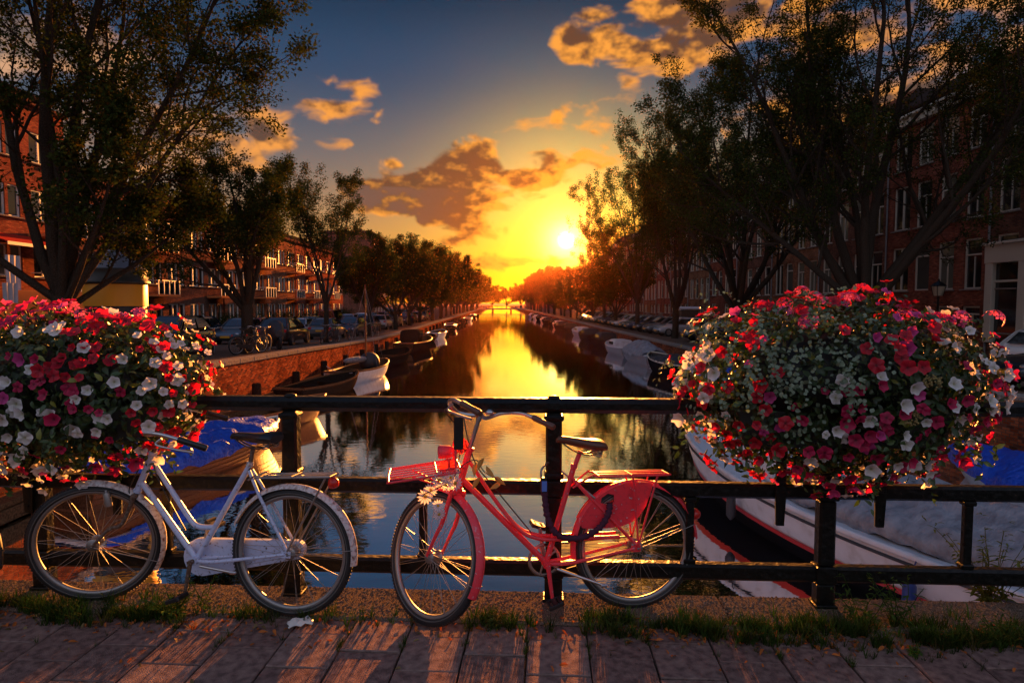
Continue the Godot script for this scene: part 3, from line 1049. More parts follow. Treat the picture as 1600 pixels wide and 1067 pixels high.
	for s: float in [-1.0, 1.0]:
		rk.tube(curve([v3(d.stay_top, 0.02 * s) + Vector3(0.0, -0.05, 0), rf + Vector3(0.0, 0.0, 0.052 * s), rf + Vector3(-0.04, -0.008, 0.062 * s), re + Vector3(0.03, 0, 0.062 * s), re + Vector3(0.0, 0, 0.045 * s)], 4), 0.0055, 7)
		rk.bar(rf + Vector3(-0.03, -0.004, 0.024 * s), re + Vector3(0.005, 0, 0.024 * s), 0.004, 6)
		for q in d.rack_stays:
			rk.bar(v3(q, 0.062 * s), Vector3(hr.x, hr.y + 0.02, 0.058 * s), 0.0055, 7)
	rk.bar(re + Vector3(0, 0, -0.048), re + Vector3(0, 0, 0.048), 0.0055, 7)
	rk.bar(rf + Vector3(-0.03, -0.004, -0.06), rf + Vector3(-0.03, -0.004, 0.06), 0.0045, 6)
	rk.bar(re.lerp(rf, 0.5) + Vector3(0, 0, -0.06), re.lerp(rf, 0.5) + Vector3(0, 0, 0.06), 0.0045, 6)
	part(t, "luggage_rack", rk.mesh(), M[d.rack_mat])
	var tl := MB.new()
	var lp := v3(d.tail_light)
	tl.lathe([Vector2(0.0, 0.018), Vector2(0.014, 0.015), Vector2(0.022, 0.0), Vector2(0.022, -0.02), Vector2(0.0, -0.02)], 14, Transform3D(Basis(Vector3.BACK, PI / 2 + deg_to_rad(d.get("light_turn", 0.0))) * Basis.from_scale(Vector3(1.4, 1.2, 1.4)), lp))
	part(t, "tail_light", tl.mesh(), M.hub_red)
	# stand
	var ks := MB.new()
	var kd: Array = d.kickstand
	ks.tube([bb + Vector3(-0.05, -0.02, -0.04), v3(kd, -0.075)], [0.009, 0.007], 7)
	ks.box(v3(kd, -0.075), Vector3(0.04, 0.018, 0.018), 0.006)
	part(t, "kickstand", ks.mesh(), M.steel)

func bikes() -> void:
	var white := bike_thing("white city bicycle with chipped paint and black saddle below the left flower basket", Vector3(-1.12, 0, -3.371), 170.2, 4.0, 1.0)
	bicycle(white, {"paint": "white_paint", "worn": "scuffed_white_paint", "fork": "rusty_steel", "rims": "dull_steel", "seat_post": "rusty_steel", "stem": "rusty_steel", "saddle_mat": "black_leather", "crank_mat": "rusty_steel", "rack_mat": "dull_steel",
		"bb": [0.563, 0.272], "head_top": [0.845, 0.834], "head_bottom": [0.927, 0.645], "front_hub": [1.165, 0.345], "seat_lug": [0.255, 0.8], "stay_top": [0.25, 0.775], "steer": 24.0,
		"top_tube": [[0.852, 0.815], [0.71, 0.628], [0.6, 0.485], [0.545, 0.452], [0.455, 0.455]], "rear_guard": [22.0, 188.0], "front_guard": [82.0, 212.0],
		"saddle": [0.232, 0.955], "saddle_tilt": 3.0, "stem_top": [0.775, 0.985], "crank": [0.15, -1.0], "chain_case": "white_paint", "rack": [[0.19, 0.757], [-0.225, 0.765]], "rack_stays": [[-0.21, 0.76]], "tail_light": [-0.235, 0.725], "kickstand": [0.3, 0.24]})
	var dy := MB.new()   # bottle dynamo on the fork
	dy.lathe([Vector2(0.0, 0.05), Vector2(0.008, 0.05), Vector2(0.01, 0.035), Vector2(0.02, 0.03), Vector2(0.02, -0.04), Vector2(0.0, -0.045)], 12, Transform3D(Basis(Vector3.BACK, -0.2), Vector3(1.05, 0.6, -0.08)))
	part(white, "dynamo", dy.mesh(), M.dull_steel)
	var pink := bike_thing("pink painted bicycle with flowers on its front rack beside the middle post", Vector3(0.751, 0, -3.43), 187.75, 3.0, 1.0)
	bicycle(pink, {"paint": "pink_paint", "worn": "worn_pink_paint", "fork": "pink_paint", "rims": "dull_steel", "seat_post": "worn_pink_paint", "stem": "dull_steel", "saddle_mat": "brown_leather", "crank_mat": "worn_pink_paint", "rack_mat": "pink_paint", "grip": "brown_leather",
		"bb": [0.502, 0.28], "head_top": [0.913, 0.9], "head_bottom": [0.967, 0.715], "front_hub": [1.12, 0.345], "seat_lug": [0.345, 0.79], "stay_top": [0.355, 0.735], "steer": -52.0, "twin_tube": true,
		"top_tube": [[0.915, 0.85], [0.78, 0.64], [0.66, 0.485], [0.57, 0.432], [0.45, 0.415], [0.1, 0.41]], "rear_guard": [-8.0, 176.0], "front_guard": [72.0, 208.0],
		"saddle": [0.305, 0.925], "saddle_tilt": 12.0, "stem_top": [0.853, 1.09], "crank": [-0.12, -1.0], "rack": [[0.25, 0.755], [-0.18, 0.742]], "rack_stays": [[0.03, 0.74], [-0.11, 0.74]], "tail_light": [-0.36, 0.5], "light_turn": 15.0, "kickstand": [0.2, 0.165]})
	# skirt guard: a pressed panel either side of the rear wheel with a torn opening
	for s: float in [-1.0, 1.0]:
		var pl := PackedVector2Array()
		for k in 13:
			var a := deg_to_rad(27.0 + 78.0 * k / 12)
			pl.append(Vector2(cos(a) * 0.362, 0.345 + sin(a) * 0.362))
		for q in [[-0.085, 0.66], [-0.05, 0.57], [-0.01, 0.515], [0.034, 0.485], [0.09, 0.468], [0.15, 0.462]]:
			pl.append(Vector2(q[0], q[1]))
		if s < 0:   # keyhole cut round the opening
			for q in [[0.155, 0.585], [0.13, 0.605], [0.13, 0.64], [0.165, 0.65], [0.2, 0.628], [0.205, 0.6], [0.156, 0.584]]:
				pl.append(Vector2(q[0], q[1]))
			pl.append(Vector2(0.1505, 0.4615))
		for q in [[0.24, 0.462], [0.31, 0.47]]:
			pl.append(Vector2(q[0], q[1]))
		part(pink, "skirt_guard", slab(pl, 0.004, 0.038 * s), M.pink_paint)
	# front rack of bent rod, fixed to the head tube
	var fr := MB.new()
	var rack_w := 0.17
	var c0 := Vector3(0.99, 0.825, 0)
	var c1 := Vector3(1.33, 0.79, 0)
	fr.tube(curve([c0 + Vector3(0, 0, -rack_w), c1 + Vector3(-0.03, 0, -rack_w), c1 + Vector3(0.0, 0, -rack_w + 0.03), c1 + Vector3(0.0, 0, rack_w - 0.03), c1 + Vector3(-0.03, 0, rack_w), c0 + Vector3(0, 0, rack_w), c0 + Vector3(-0.02, 0, rack_w - 0.03), c0 + Vector3(-0.02, 0, -rack_w + 0.03), c0 + Vector3(0, 0, -rack_w)], 4), 0.006, 7)
	for k in 5:
		var z := -0.115 + 0.0575 * k
		fr.bar(c0 + Vector3(-0.01, 0.001, z), c1 + Vector3(-0.005, 0.001, z), 0.0042, 6)
	fr.bar(c0 + Vector3(0.1, -0.011, -rack_w), c0 + Vector3(0.1, -0.011, rack_w), 0.005, 6)
	for s: float in [-1.0, 1.0]:
		fr.tube(curve([c0 + Vector3(0, 0, 0.08 * s), c0 + Vector3(0.0, 0.1, 0.075 * s), c0 + Vector3(-0.01, 0.14, 0.04 * s), c0 + Vector3(-0.01, 0.145, 0.0)], 3), 0.007, 7)
		fr.bar(c0 + Vector3(-0.01, 0, 0.04 * s), Vector3(0.94, 0.82, 0.015 * s), 0.006, 6)
		fr.bar(c1.lerp(c0, 0.35) + Vector3(0, -0.01, 0.08 * s), Vector3(0.975, 0.69, 0.02 * s), 0.005, 6)
	part(pink, "front_rack", fr.mesh(), M.pink_paint)
	var hl := MB.new()
	hl.lathe([Vector2(0.0, 0.06), Vector2(0.03, 0.058), Vector2(0.036, 0.045), Vector2(0.034, 0.0), Vector2(0.02, -0.04), Vector2(0.0, -0.05)], 16, Transform3D(Basis(Vector3.BACK, -PI / 2), Vector3(1.02, 0.9, 0)))
	part(pink, "head_lamp", hl.mesh(), M.worn_pink_paint)
	var sp := MB.new()
	sp.box(Vector3(0, -0.09, 0), Vector3(0.05, 0.17, 0.012), 0.005)
	var P := func(x: float, y: float, z: float) -> Vector3:
		return pink.transform * Vector3(x, y, z)
	lone("cloth_strap", sp.mesh(), M.black_plastic, "black cloth strap hanging from the pink bicycle's handlebar", "strap", "", P.call(0.975, 1.1, -0.1), 0.1)
	# chain lock in a fabric sleeve, looped round the post and the frame
	var lk := thing("chain_lock", "purple fabric sleeved chain lock draped over the pink bicycle frame", "bicycle lock")
	var lm := MB.new()
	var path := []
	for q in [[0.522, 0.7, -0.05], [0.515, 0.62, -0.055], [0.505, 0.55, -0.058], [0.475, 0.475, -0.06], [0.42, 0.435, -0.06], [0.33, 0.425, -0.062], [0.25, 0.455, -0.066], [0.2, 0.5, -0.07], [0.165, 0.56, -0.06], [0.158, 0.6, -0.045]]:
		path.append(P.call(q[0], q[1], q[2]))
	var pts := curve(path, 8)
	var rad := []
	for i in pts.size():
		rad.append(0.0165 + 0.0035 * sin(i * 2.2) + 0.0015 * sin(i * 5.1))
	lm.tube(pts, rad, 10)
	part(lk, "sleeve", lm.mesh(), mat("lock_sleeve", Color(0.075, 0.03, 0.05), 0.9))
	var bm := MB.new()
	bm.box(P.call(0.523, 0.715, -0.055), Vector3(0.035, 0.085, 0.03), 0.006)
	part(lk, "lock_body", bm.mesh(), M.black_plastic)
	var bt := MB.new()
	bt.box(P.call(0.523, 0.712, -0.073), Vector3(0.028, 0.055, 0.004), 0.001, pink.basis * Basis(Vector3.UP, PI))
	part(lk, "lock_label", bt.mesh(), mat("lock_blue", Color(0.1, 0.2, 0.6), 0.4))
	var ks := MB.new()
	ks.tube(curve([P.call(0.535, 0.74, -0.055), P.call(0.535, 0.79, -0.05), P.call(0.51, 0.81, -0.02), P.call(0.46, 0.8, 0.1), P.call(0.4, 0.76, 0.1), P.call(0.35, 0.72, 0.06), P.call(0.3, 0.68, 0.0), P.call(0.24, 0.63, -0.05)], 5), 0.006, 7)
	part(lk, "shackle", ks.mesh(), M.dull_steel)
	# third bicycle: only its rear wheel reaches the picture
	var third := bike_thing("dark bicycle leaning at the picture's left edge with only its wheel showing", Vector3(-2.97, 0, -3.34), 172.0, 5.0, 1.0)
	bicycle(third, {"paint": "dark_bike_paint", "worn": "dark_bike_paint", "fork": "dark_bike_paint", "rims": "dull_steel", "seat_post": "dull_steel", "stem": "dull_steel", "saddle_mat": "black_leather", "crank_mat": "dull_steel", "rack_mat": "black_plastic", "fine": false,
		"bb": [0.55, 0.272], "head_top": [0.845, 0.834], "head_bottom": [0.917, 0.645], "front_hub": [1.12, 0.345], "seat_lug": [0.28, 0.8], "stay_top": [0.275, 0.775], "steer": 10.0,
		"top_tube": [[0.852, 0.815], [0.71, 0.628], [0.6, 0.505], [0.545, 0.472], [0.46, 0.472]], "rear_guard": [22.0, 188.0], "front_guard": [82.0, 212.0],
		"saddle": [0.255, 0.955], "saddle_tilt": 3.0, "stem_top": [0.79, 0.985], "crank": [0.95, 0.3], "chain_case": "dark_bike_paint", "rack": [[0.19, 0.757], [-0.225, 0.765]], "rack_stays": [[-0.21, 0.76]], "tail_light": [-0.235, 0.725], "kickstand": [0.3, 0.24]})

# ---------------------------------------------------------------- flower baskets
func petunia(c: Color, throat: Color, sd: int, cup := 0.0) -> ArrayMesh:
	var r := seeded(sd)
	var mb := MB.new()
	var rad := 0.039
	mb.c = throat
	var k := mb.p(Vector3(0, 0, -0.02))
	var n := 20
	for j in n:
		var a := TAU * j / n
		mb.c = throat.lerp(c, 0.55)
		mb.p(Vector3(cos(a), sin(a), 0) * rad * 0.26 + Vector3(0, 0, -0.009))
	for j in n:
		var a := TAU * j / n
		mb.c = c * rr(r, 0.88, 1.08)
		var lobe := 0.91 + 0.09 * cos(5.0 * a)
		mb.p(Vector3(cos(a), sin(a), 0) * rad * lobe * rr(r, 0.94, 1.06) + Vector3(0, 0, cup + cup * 0.8 * sin(a) + 0.005 * cos(5.0 * a + 1.0) + rr(r, -0.006, 0.005)))
	for j in n:
		var j2 := (j + 1) % n
		mb.t(k, 1 + j, 1 + j2)
		mb.t(1 + j, 1 + n + j, 1 + n + j2)
		mb.t(1 + j, 1 + n + j2, 1 + j2)
	mb.c = Color(0.12, 0.16, 0.05)
	mb.tube([Vector3(0, 0, -0.018), Vector3(0, -0.002, -0.045)], [0.007, 0.003], 4, false)
	return mb.mesh()

func geranium(c: Color, sd: int) -> ArrayMesh:
	var r := seeded(sd)
	var mb := MB.new()
	for f in 11:
		var d := Vector3(rr(r, -1, 1), rr(r, -1, 1), rr(r, 0.1, 1)).normalized()
		var at := d * 0.036
		var s := d.cross(Vector3(0.3, 1, 0.2)).normalized()
		var u := s.cross(d)
		for k in 4:
			var a := TAU * k / 4 + f
			mb.c = c * rr(r, 0.75, 1.2)
			var o := s * cos(a) + u * sin(a)
			var q := d.cross(o)
			mb.quad(at, at + o * 0.012 - q * 0.007 + d * 0.003, at + o * 0.019 + d * 0.001, at + o * 0.012 + q * 0.007 + d * 0.003)
	return mb.mesh()

func leaf_shape(l: float, w: float, bend: float) -> ArrayMesh:
	var mb := MB.new()
	var rows := [[0.0, 0.06], [0.3, 0.85], [0.62, 0.9], [1.0, 0.04]]
	for q in rows:
		var y: float = q[0] * l
		var z: float = -bend * q[0] * q[0] * l
		var x: float = q[1] * w * 0.5
		mb.p(Vector3(-x, y, z + x * 0.35))
		mb.p(Vector3(0, y, z))
		mb.p(Vector3(x, y, z + x * 0.35))
	for i in 3:
		for j in 2:
			var a := i * 3 + j
			mb.t(a, a + 1, a + 4)
			mb.t(a, a + 4, a + 3)
	return mb.mesh()

func facing(n: Vector3, roll: float) -> Basis:   # z along n
	var up := Vector3.UP if absf(n.y) < 0.95 else Vector3.RIGHT
	var x := up.cross(n).normalized()
	return Basis(x, n.cross(x), n) * Basis(Vector3.BACK, roll)

func basket(called_label: String, uc: float, left: bool, sd: int) -> void:
	var r := seeded(sd)
	var t := thing("flower_basket", called_label, "flower basket", R(uc, 0, 0), RAIL_TURN)
	var half := Vector3(0.77, 0.47, 0.36)
	var mid := Vector3(0, 1.225, 0.03)
	if left:
		half.y = 0.44
		mid.y = 1.185
	var nz := FastNoiseLite.new()
	nz.frequency = 1.7
	nz.fractal_octaves = 3
	nz.seed = sd
	var surf := func(d: Vector3) -> Vector3:   # blunt, drooping, uneven cushion
		var e := 2.5
		var q := pow(pow(absf(d.x), e) + pow(absf(d.y), e) + pow(absf(d.z), e), -1.0 / e)
		var p := d * q
		if p.y < 0.0:
			p.x *= 1.0 + 0.12 * p.y
			p.y *= 1.03
		var f := 1.0 + 0.28 * nz.get_noise_3d(d.x * 1.5, d.y * 1.5, d.z * 1.5 + (7.0 if left else 0.0))
		return mid + p * half * f
	# planter and its hanging straps
	for w: float in [-0.13, 0.13]:
		var pm := MB.new()
		pm.loft([PackedVector3Array([Vector3(-0.5, 0.93, w - 0.06), Vector3(0.5, 0.93, w - 0.06), Vector3(0.5, 0.93, w + 0.06), Vector3(-0.5, 0.93, w + 0.06)]), PackedVector3Array([Vector3(-0.54, 1.12, w - 0.07), Vector3(0.54, 1.12, w - 0.07), Vector3(0.54, 1.12, w + 0.07), Vector3(-0.54, 1.12, w + 0.07)])])
		part(t, "planter", pm.mesh(), M.dark_trim)
	for x: float in [-0.27, 0.26]:
		var sm := MB.new()
		sm.box(Vector3(x, 0.83, 0.052), Vector3(0.055, 0.38, 0.022), 0.004)
		var lo := PackedVector3Array()
		var hi := PackedVector3Array()
		for q in [[-1, -1], [-1, 1], [1, 1], [1, -1]]:
			lo.append(Vector3(x + q[0] * 0.02, 0.47, 0.05 + q[1] * 0.012))
			hi.append(Vector3(x + q[0] * 0.0275, 0.66, 0.052 + q[1] * 0.014))
		sm.loft([lo, hi])
		sm.bar(Vector3(x, 0.51, 0.05), Vector3(x, 0.51, 0.07), 0.007, 8)
		part(t, "strap", sm.mesh(), M.black_paint)
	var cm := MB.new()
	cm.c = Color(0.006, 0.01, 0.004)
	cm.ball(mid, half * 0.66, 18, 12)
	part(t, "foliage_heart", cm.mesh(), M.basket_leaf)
	# leaves through the outer shell
	var lw := []
	var lc := []
	var silver_w := []
	var silver_c := []
	for k in 13500:
		var d := Vector3(rr(r, -1, 1), rr(r, -1, 1), rr(r, -1, 1))
		if d.length() > 1.0 or d.length() < 0.05:
			continue
		d = d.normalized()
		var sp: Vector3 = surf.call(d)
		var p := mid + (sp - mid) * rr(r, 0.66, 1.03)
		var n := (d / half).normalized()
		var grow := (n * 0.8 + Vector3(rr(r, -1, 1), rr(r, -0.9, 0.7), rr(r, -1, 1))).normalized()
		var b := facing((n + Vector3(rr(r, -0.8, 0.8), rr(r, -0.3, 0.9), rr(r, -0.8, 0.8))).normalized(), rr(r, 0, TAU)) if r.randf() < 0.7 else facing(grow, rr(r, 0, TAU))
		var sx := d.x
		var is_silver := not left and sx < 0.05 and d.y > -0.35 + sx * 0.3 and r.randf() < 0.6 and nz.get_noise_3d(d.x * 2.5 + 40.0, d.y * 2.5, d.z * 2.0) > -0.04
		if is_silver:
			for q in 1:
				silver_w.append(Transform3D(facing((n + Vector3(rr(r, -0.7, 0.7), rr(r, -0.2, 0.8), rr(r, -0.7, 0.7))).normalized(), rr(r, 0, TAU)).scaled(Vector3.ONE * rr(r, 0.4, 0.62)), mid + (sp - mid) * rr(r, 0.93, 1.06) + Vector3(rr(r, -0.02, 0.02), rr(r, -0.02, 0.02), 0)))
				var g := rr(r, 0.7, 1.25)
				silver_c.append(Color(0.13 * g, 0.18 * g, 0.11 * g))
			continue
		lw.append(Transform3D(b.scaled(Vector3.ONE * rr(r, 0.55, 1.15)), p))
		var g := rr(r, 0.5, 1.5)
		lc.append(Color(0.03 * g, 0.062 * g, 0.016 * g) if r.randf() < 0.93 else Color(0.16 * g, 0.17 * g, 0.03))
	for k in 30:   # trailing stems under the rim
		var d := Vector3(rr(r, -1.0, 1.0), rr(r, -0.8, -0.1), rr(r, -0.2, 1.0)).normalized()
		var p: Vector3 = surf.call(d)
		var go := Vector3(d.x * 0.4, -0.5, d.z * 0.5).normalized()
		for q in r.randi() % 9 + 4:
			p += go * 0.017
			go = (go + Vector3(rr(r, -0.2, 0.2), -0.2, rr(r, -0.15, 0.1))).normalized()
			lw.append(Transform3D(facing(Vector3(rr(r, -0.8, 0.8), rr(r, -0.2, 0.8), rr(r, 0.1, 1)).normalized(), rr(r, 0, TAU)).scaled(Vector3.ONE * rr(r, 0.5, 0.95)), p))
			lc.append(Color(0.05, 0.085, 0.02) * rr(r, 0.6, 1.4))
	copies(t, "foliage", leaf_shape(0.052, 0.028, 0.5), M.basket_leaf, lw, lc)
	if silver_w.size():
		# trailing stems with small round leaves
		for k in 46:
			var d := Vector3(rr(r, -1.0, 0.05), rr(r, 0.0, 1.0), rr(r, 0.1, 1.0)).normalized()
			var p: Vector3 = surf.call(d)
			var n := (d / half).normalized()
			var go := (n * 0.5 + Vector3(rr(r, -0.7, 0.7), rr(r, -0.6, 0.3), rr(r, -0.2, 0.5))).normalized()
			for q in 14:
				p += go * 0.02
				go = (go + Vector3(rr(r, -0.2, 0.2), -0.14, rr(r, -0.1, 0.1))).normalized()
				silver_w.append(Transform3D(facing((n + Vector3(rr(r, -0.8, 0.8), rr(r, -0.4, 0.8), rr(r, -0.5, 0.5))).normalized(), rr(r, 0, TAU)).scaled(Vector3.ONE * rr(r, 0.38, 0.6)), p + Vector3(rr(r, -0.01, 0.01), rr(r, -0.01, 0.01), 0)))
				var g := rr(r, 0.8, 1.3)
				silver_c.append(Color(0.15 * g, 0.2 * g, 0.125 * g))
		copies(t, "silver_foliage", leaf_shape(0.045, 0.04, 0.3), M.basket_leaf, silver_w, silver_c)
	# flowers, each a mesh of its own
	if flower_meshes.is_empty():
		var cols := {"white": [Color(0.85, 0.85, 0.87), Color(0.35, 0.33, 0.1)], "crimson": [Color(0.6, 0.014, 0.1), Color(0.07, 0.002, 0.015)], "red": [Color(0.68, 0.012, 0.035), Color(0.1, 0.002, 0.01)], "pink": [Color(0.74, 0.08, 0.34), Color(0.25, 0.01, 0.1)]}
		for key in cols:
			flower_meshes[key] = []
			for k in 3:
				flower_meshes[key].append(petunia(cols[key][0], cols[key][1], 60 + k, [0.001, 0.014, -0.009][k]))
		flower_meshes["geranium"] = [geranium(Color(0.7, 0.03, 0.12), 70), geranium(Color(0.72, 0.12, 0.32), 71)]
	var spots: Array[Vector3] = []
	var tries := 0
	var want := 540
	var made := 0
	var rest := {}
	while spots.size() < want and tries < 34000:
		tries += 1
		var d := Vector3(rr(r, -1, 1), rr(r, -1, 1), rr(r, -0.75, 1.0))
		if d.length() > 1.0 or d.length() < 0.1:
			continue
		d = d.normalized()
		if d.z < -0.1 and r.randf() < 0.5:
			continue
		var p: Vector3 = surf.call(d)
		var s := (p.x - mid.x) / half.x
		var h := (p.y - mid.y) / half.y
		# patches of bare leaves, and patches that bloom
		var bloom := nz.get_noise_3d(d.x * 2.2 + 11.0, d.y * 2.2, d.z * 2.2) * 2.8 + 0.42
		if left:
			if absf(s - 0.35) < 0.25 and h < -0.35 or bloom < 0.1:
				bloom -= 0.35
		elif s < -0.05 and h > -0.3 and s > -0.85:
			bloom -= 0.62
		elif s > -0.15 and s < 0.55 and h > 0.15 and h < 0.7:
			bloom -= 0.4
		if r.randf() > bloom:
			continue
		var gap := 0.052 if r.randf() < 0.75 else 0.034
		var ok := true
		for q in spots:
			if q.distance_squared_to(p) < gap * gap:
				ok = false
				break
		if not ok:
			continue
		spots.append(p)
		var kind := "crimson"
		var z := nz.get_noise_3d(d.x * 3.0 - 20.0, d.y * 3.0, d.z * 3.0)
		if left:
			if s < 0.15:
				kind = "white" if r.randf() < 0.8 + z * 0.8 and h < 0.8 else ("crimson" if r.randf() < 0.65 else "pink")
			elif h > 0.15 and s < 0.72:
				kind = "red" if r.randf() < 0.85 else "white"
			elif s > 0.7:
				kind = "white" if r.randf() < 0.62 else "red"
			else:
				kind = "white" if r.randf() < 0.35 + z else "crimson"
		else:
			if s > 0.5 and h > -0.45:
				kind = "white" if r.randf() < 0.74 + z * 0.5 else "crimson"
			elif s > -0.45 and h < 0.25:
				kind = "white" if r.randf() < 0.36 + z * 0.9 else ("crimson" if r.randf() < 0.85 else "pink")
			elif s < -0.72:
				kind = "white" if r.randf() < 0.42 else "red"
			else:
				kind = "red" if r.randf() < 0.85 else "pink"
		var n := ((p - mid) / (half * half)).normalized()
		var f := (n + Vector3(rr(r, -0.35, 0.35), rr(r, -0.25, 0.4), rr(r, -0.2, 0.45))).normalized()
		if h > 0.72 and s > -0.75 and r.randf() < (0.12 if left else 0.2):
			var gsz := rr(r, 0.85, 1.3)
			part(t, "flower_head", flower_meshes.geranium[r.randi() % 2], M.petal, Transform3D(facing(f, rr(r, 0, TAU)).scaled(Vector3.ONE * gsz), p + n * 0.012))
			continue
		var fx := Transform3D(facing(f, rr(r, 0, TAU)).scaled(Vector3.ONE * rr(r, 0.58, 1.08)), p + n * rr(r, 0.004, 0.06))
		if made < 280 and d.z > -0.12:
			made += 1
			part(t, "flower", flower_meshes[kind][r.randi() % 3], M.petal, fx)
		else:
			rest[kind] = rest.get(kind, []) + [fx]
	for kind in rest:
		copies(t, kind + "_flowers", flower_meshes[kind][0], M.petal, rest[kind])
	# a few seed heads stand out of the right basket
	if not left:
		for q in [[0.3, 1.3, 0.4], [0.42, 1.55, 0.3], [0.2, 1.13, 0.42]]:
			var hm := MB.new()
			for k in 60:
				var d := Vector3(rr(r, -1, 1), rr(r, -0.6, 1), rr(r, -0.2, 1)).normalized() * rr(r, 0.6, 1.0)
				hm.c = Color(0.3, 0.24, 0.1) * rr(r, 0.6, 1.2)
				hm.box(Vector3(q[0], q[1], q[2]) + d * Vector3(0.055, 0.04, 0.03), Vector3.ONE * 0.007, 0.0, Basis(d.normalized().cross(Vector3(0.1, 0.2, 1)).normalized(), k))
			part(t, "seed_head", hm.mesh(), M.stone_bits)

# ---------------------------------------------------------------- grass, weeds and litter along the kerb
func weed(label: String, at: Vector3, h: float, stems: int, sd: int, leaf_l: float, tone: Color) -> void:
	var r := seeded(sd)
	var t := thing("weed", label, "weed", at, rr(r, 0, TAU))
	var sm := MB.new()
	sm.c = tone * 0.8
	var lw := []
	var lc := []
	for k in stems:
		var lean := Vector3(rr(r, -0.5, 0.5), 1.0, rr(r, -0.5, 0.5))
		var pts := []
		var p := Vector3(rr(r, -0.02, 0.02), -0.02, rr(r, -0.02, 0.02))
		var hh := h * rr(r, 0.55, 1.0)
		for q in 7:
			pts.append(p)
			p += lean.normalized() * hh / 6.0
			lean += Vector3(rr(r, -0.25, 0.25), -0.02, rr(r, -0.25, 0.25))
			for e in 3:
				var a := rr(r, 0, TAU)
				var out := Vector3(cos(a), rr(r, 0.1, 0.8), sin(a)).normalized()
				var b := Basis(out.cross(Vector3.UP).normalized(), out, out.cross(Vector3.UP).normalized().cross(out))
				lw.append(Transform3D(b.scaled(Vector3.ONE * rr(r, 0.5, 1.1) * (1.15 - q * 0.1)), p + Vector3(0, rr(r, -0.02, 0.0), 0)))
				var g := rr(r, 0.6, 1.4)
				lc.append(tone * g)
		sm.tube(pts, 0.0022, 4, false)
	part(t, "stem", sm.mesh(), M.grass_blade)
	copies(t, "leaves", leaf_shape(leaf_l, leaf_l * 0.3, 0.5), M.grass_blade, lw, lc)

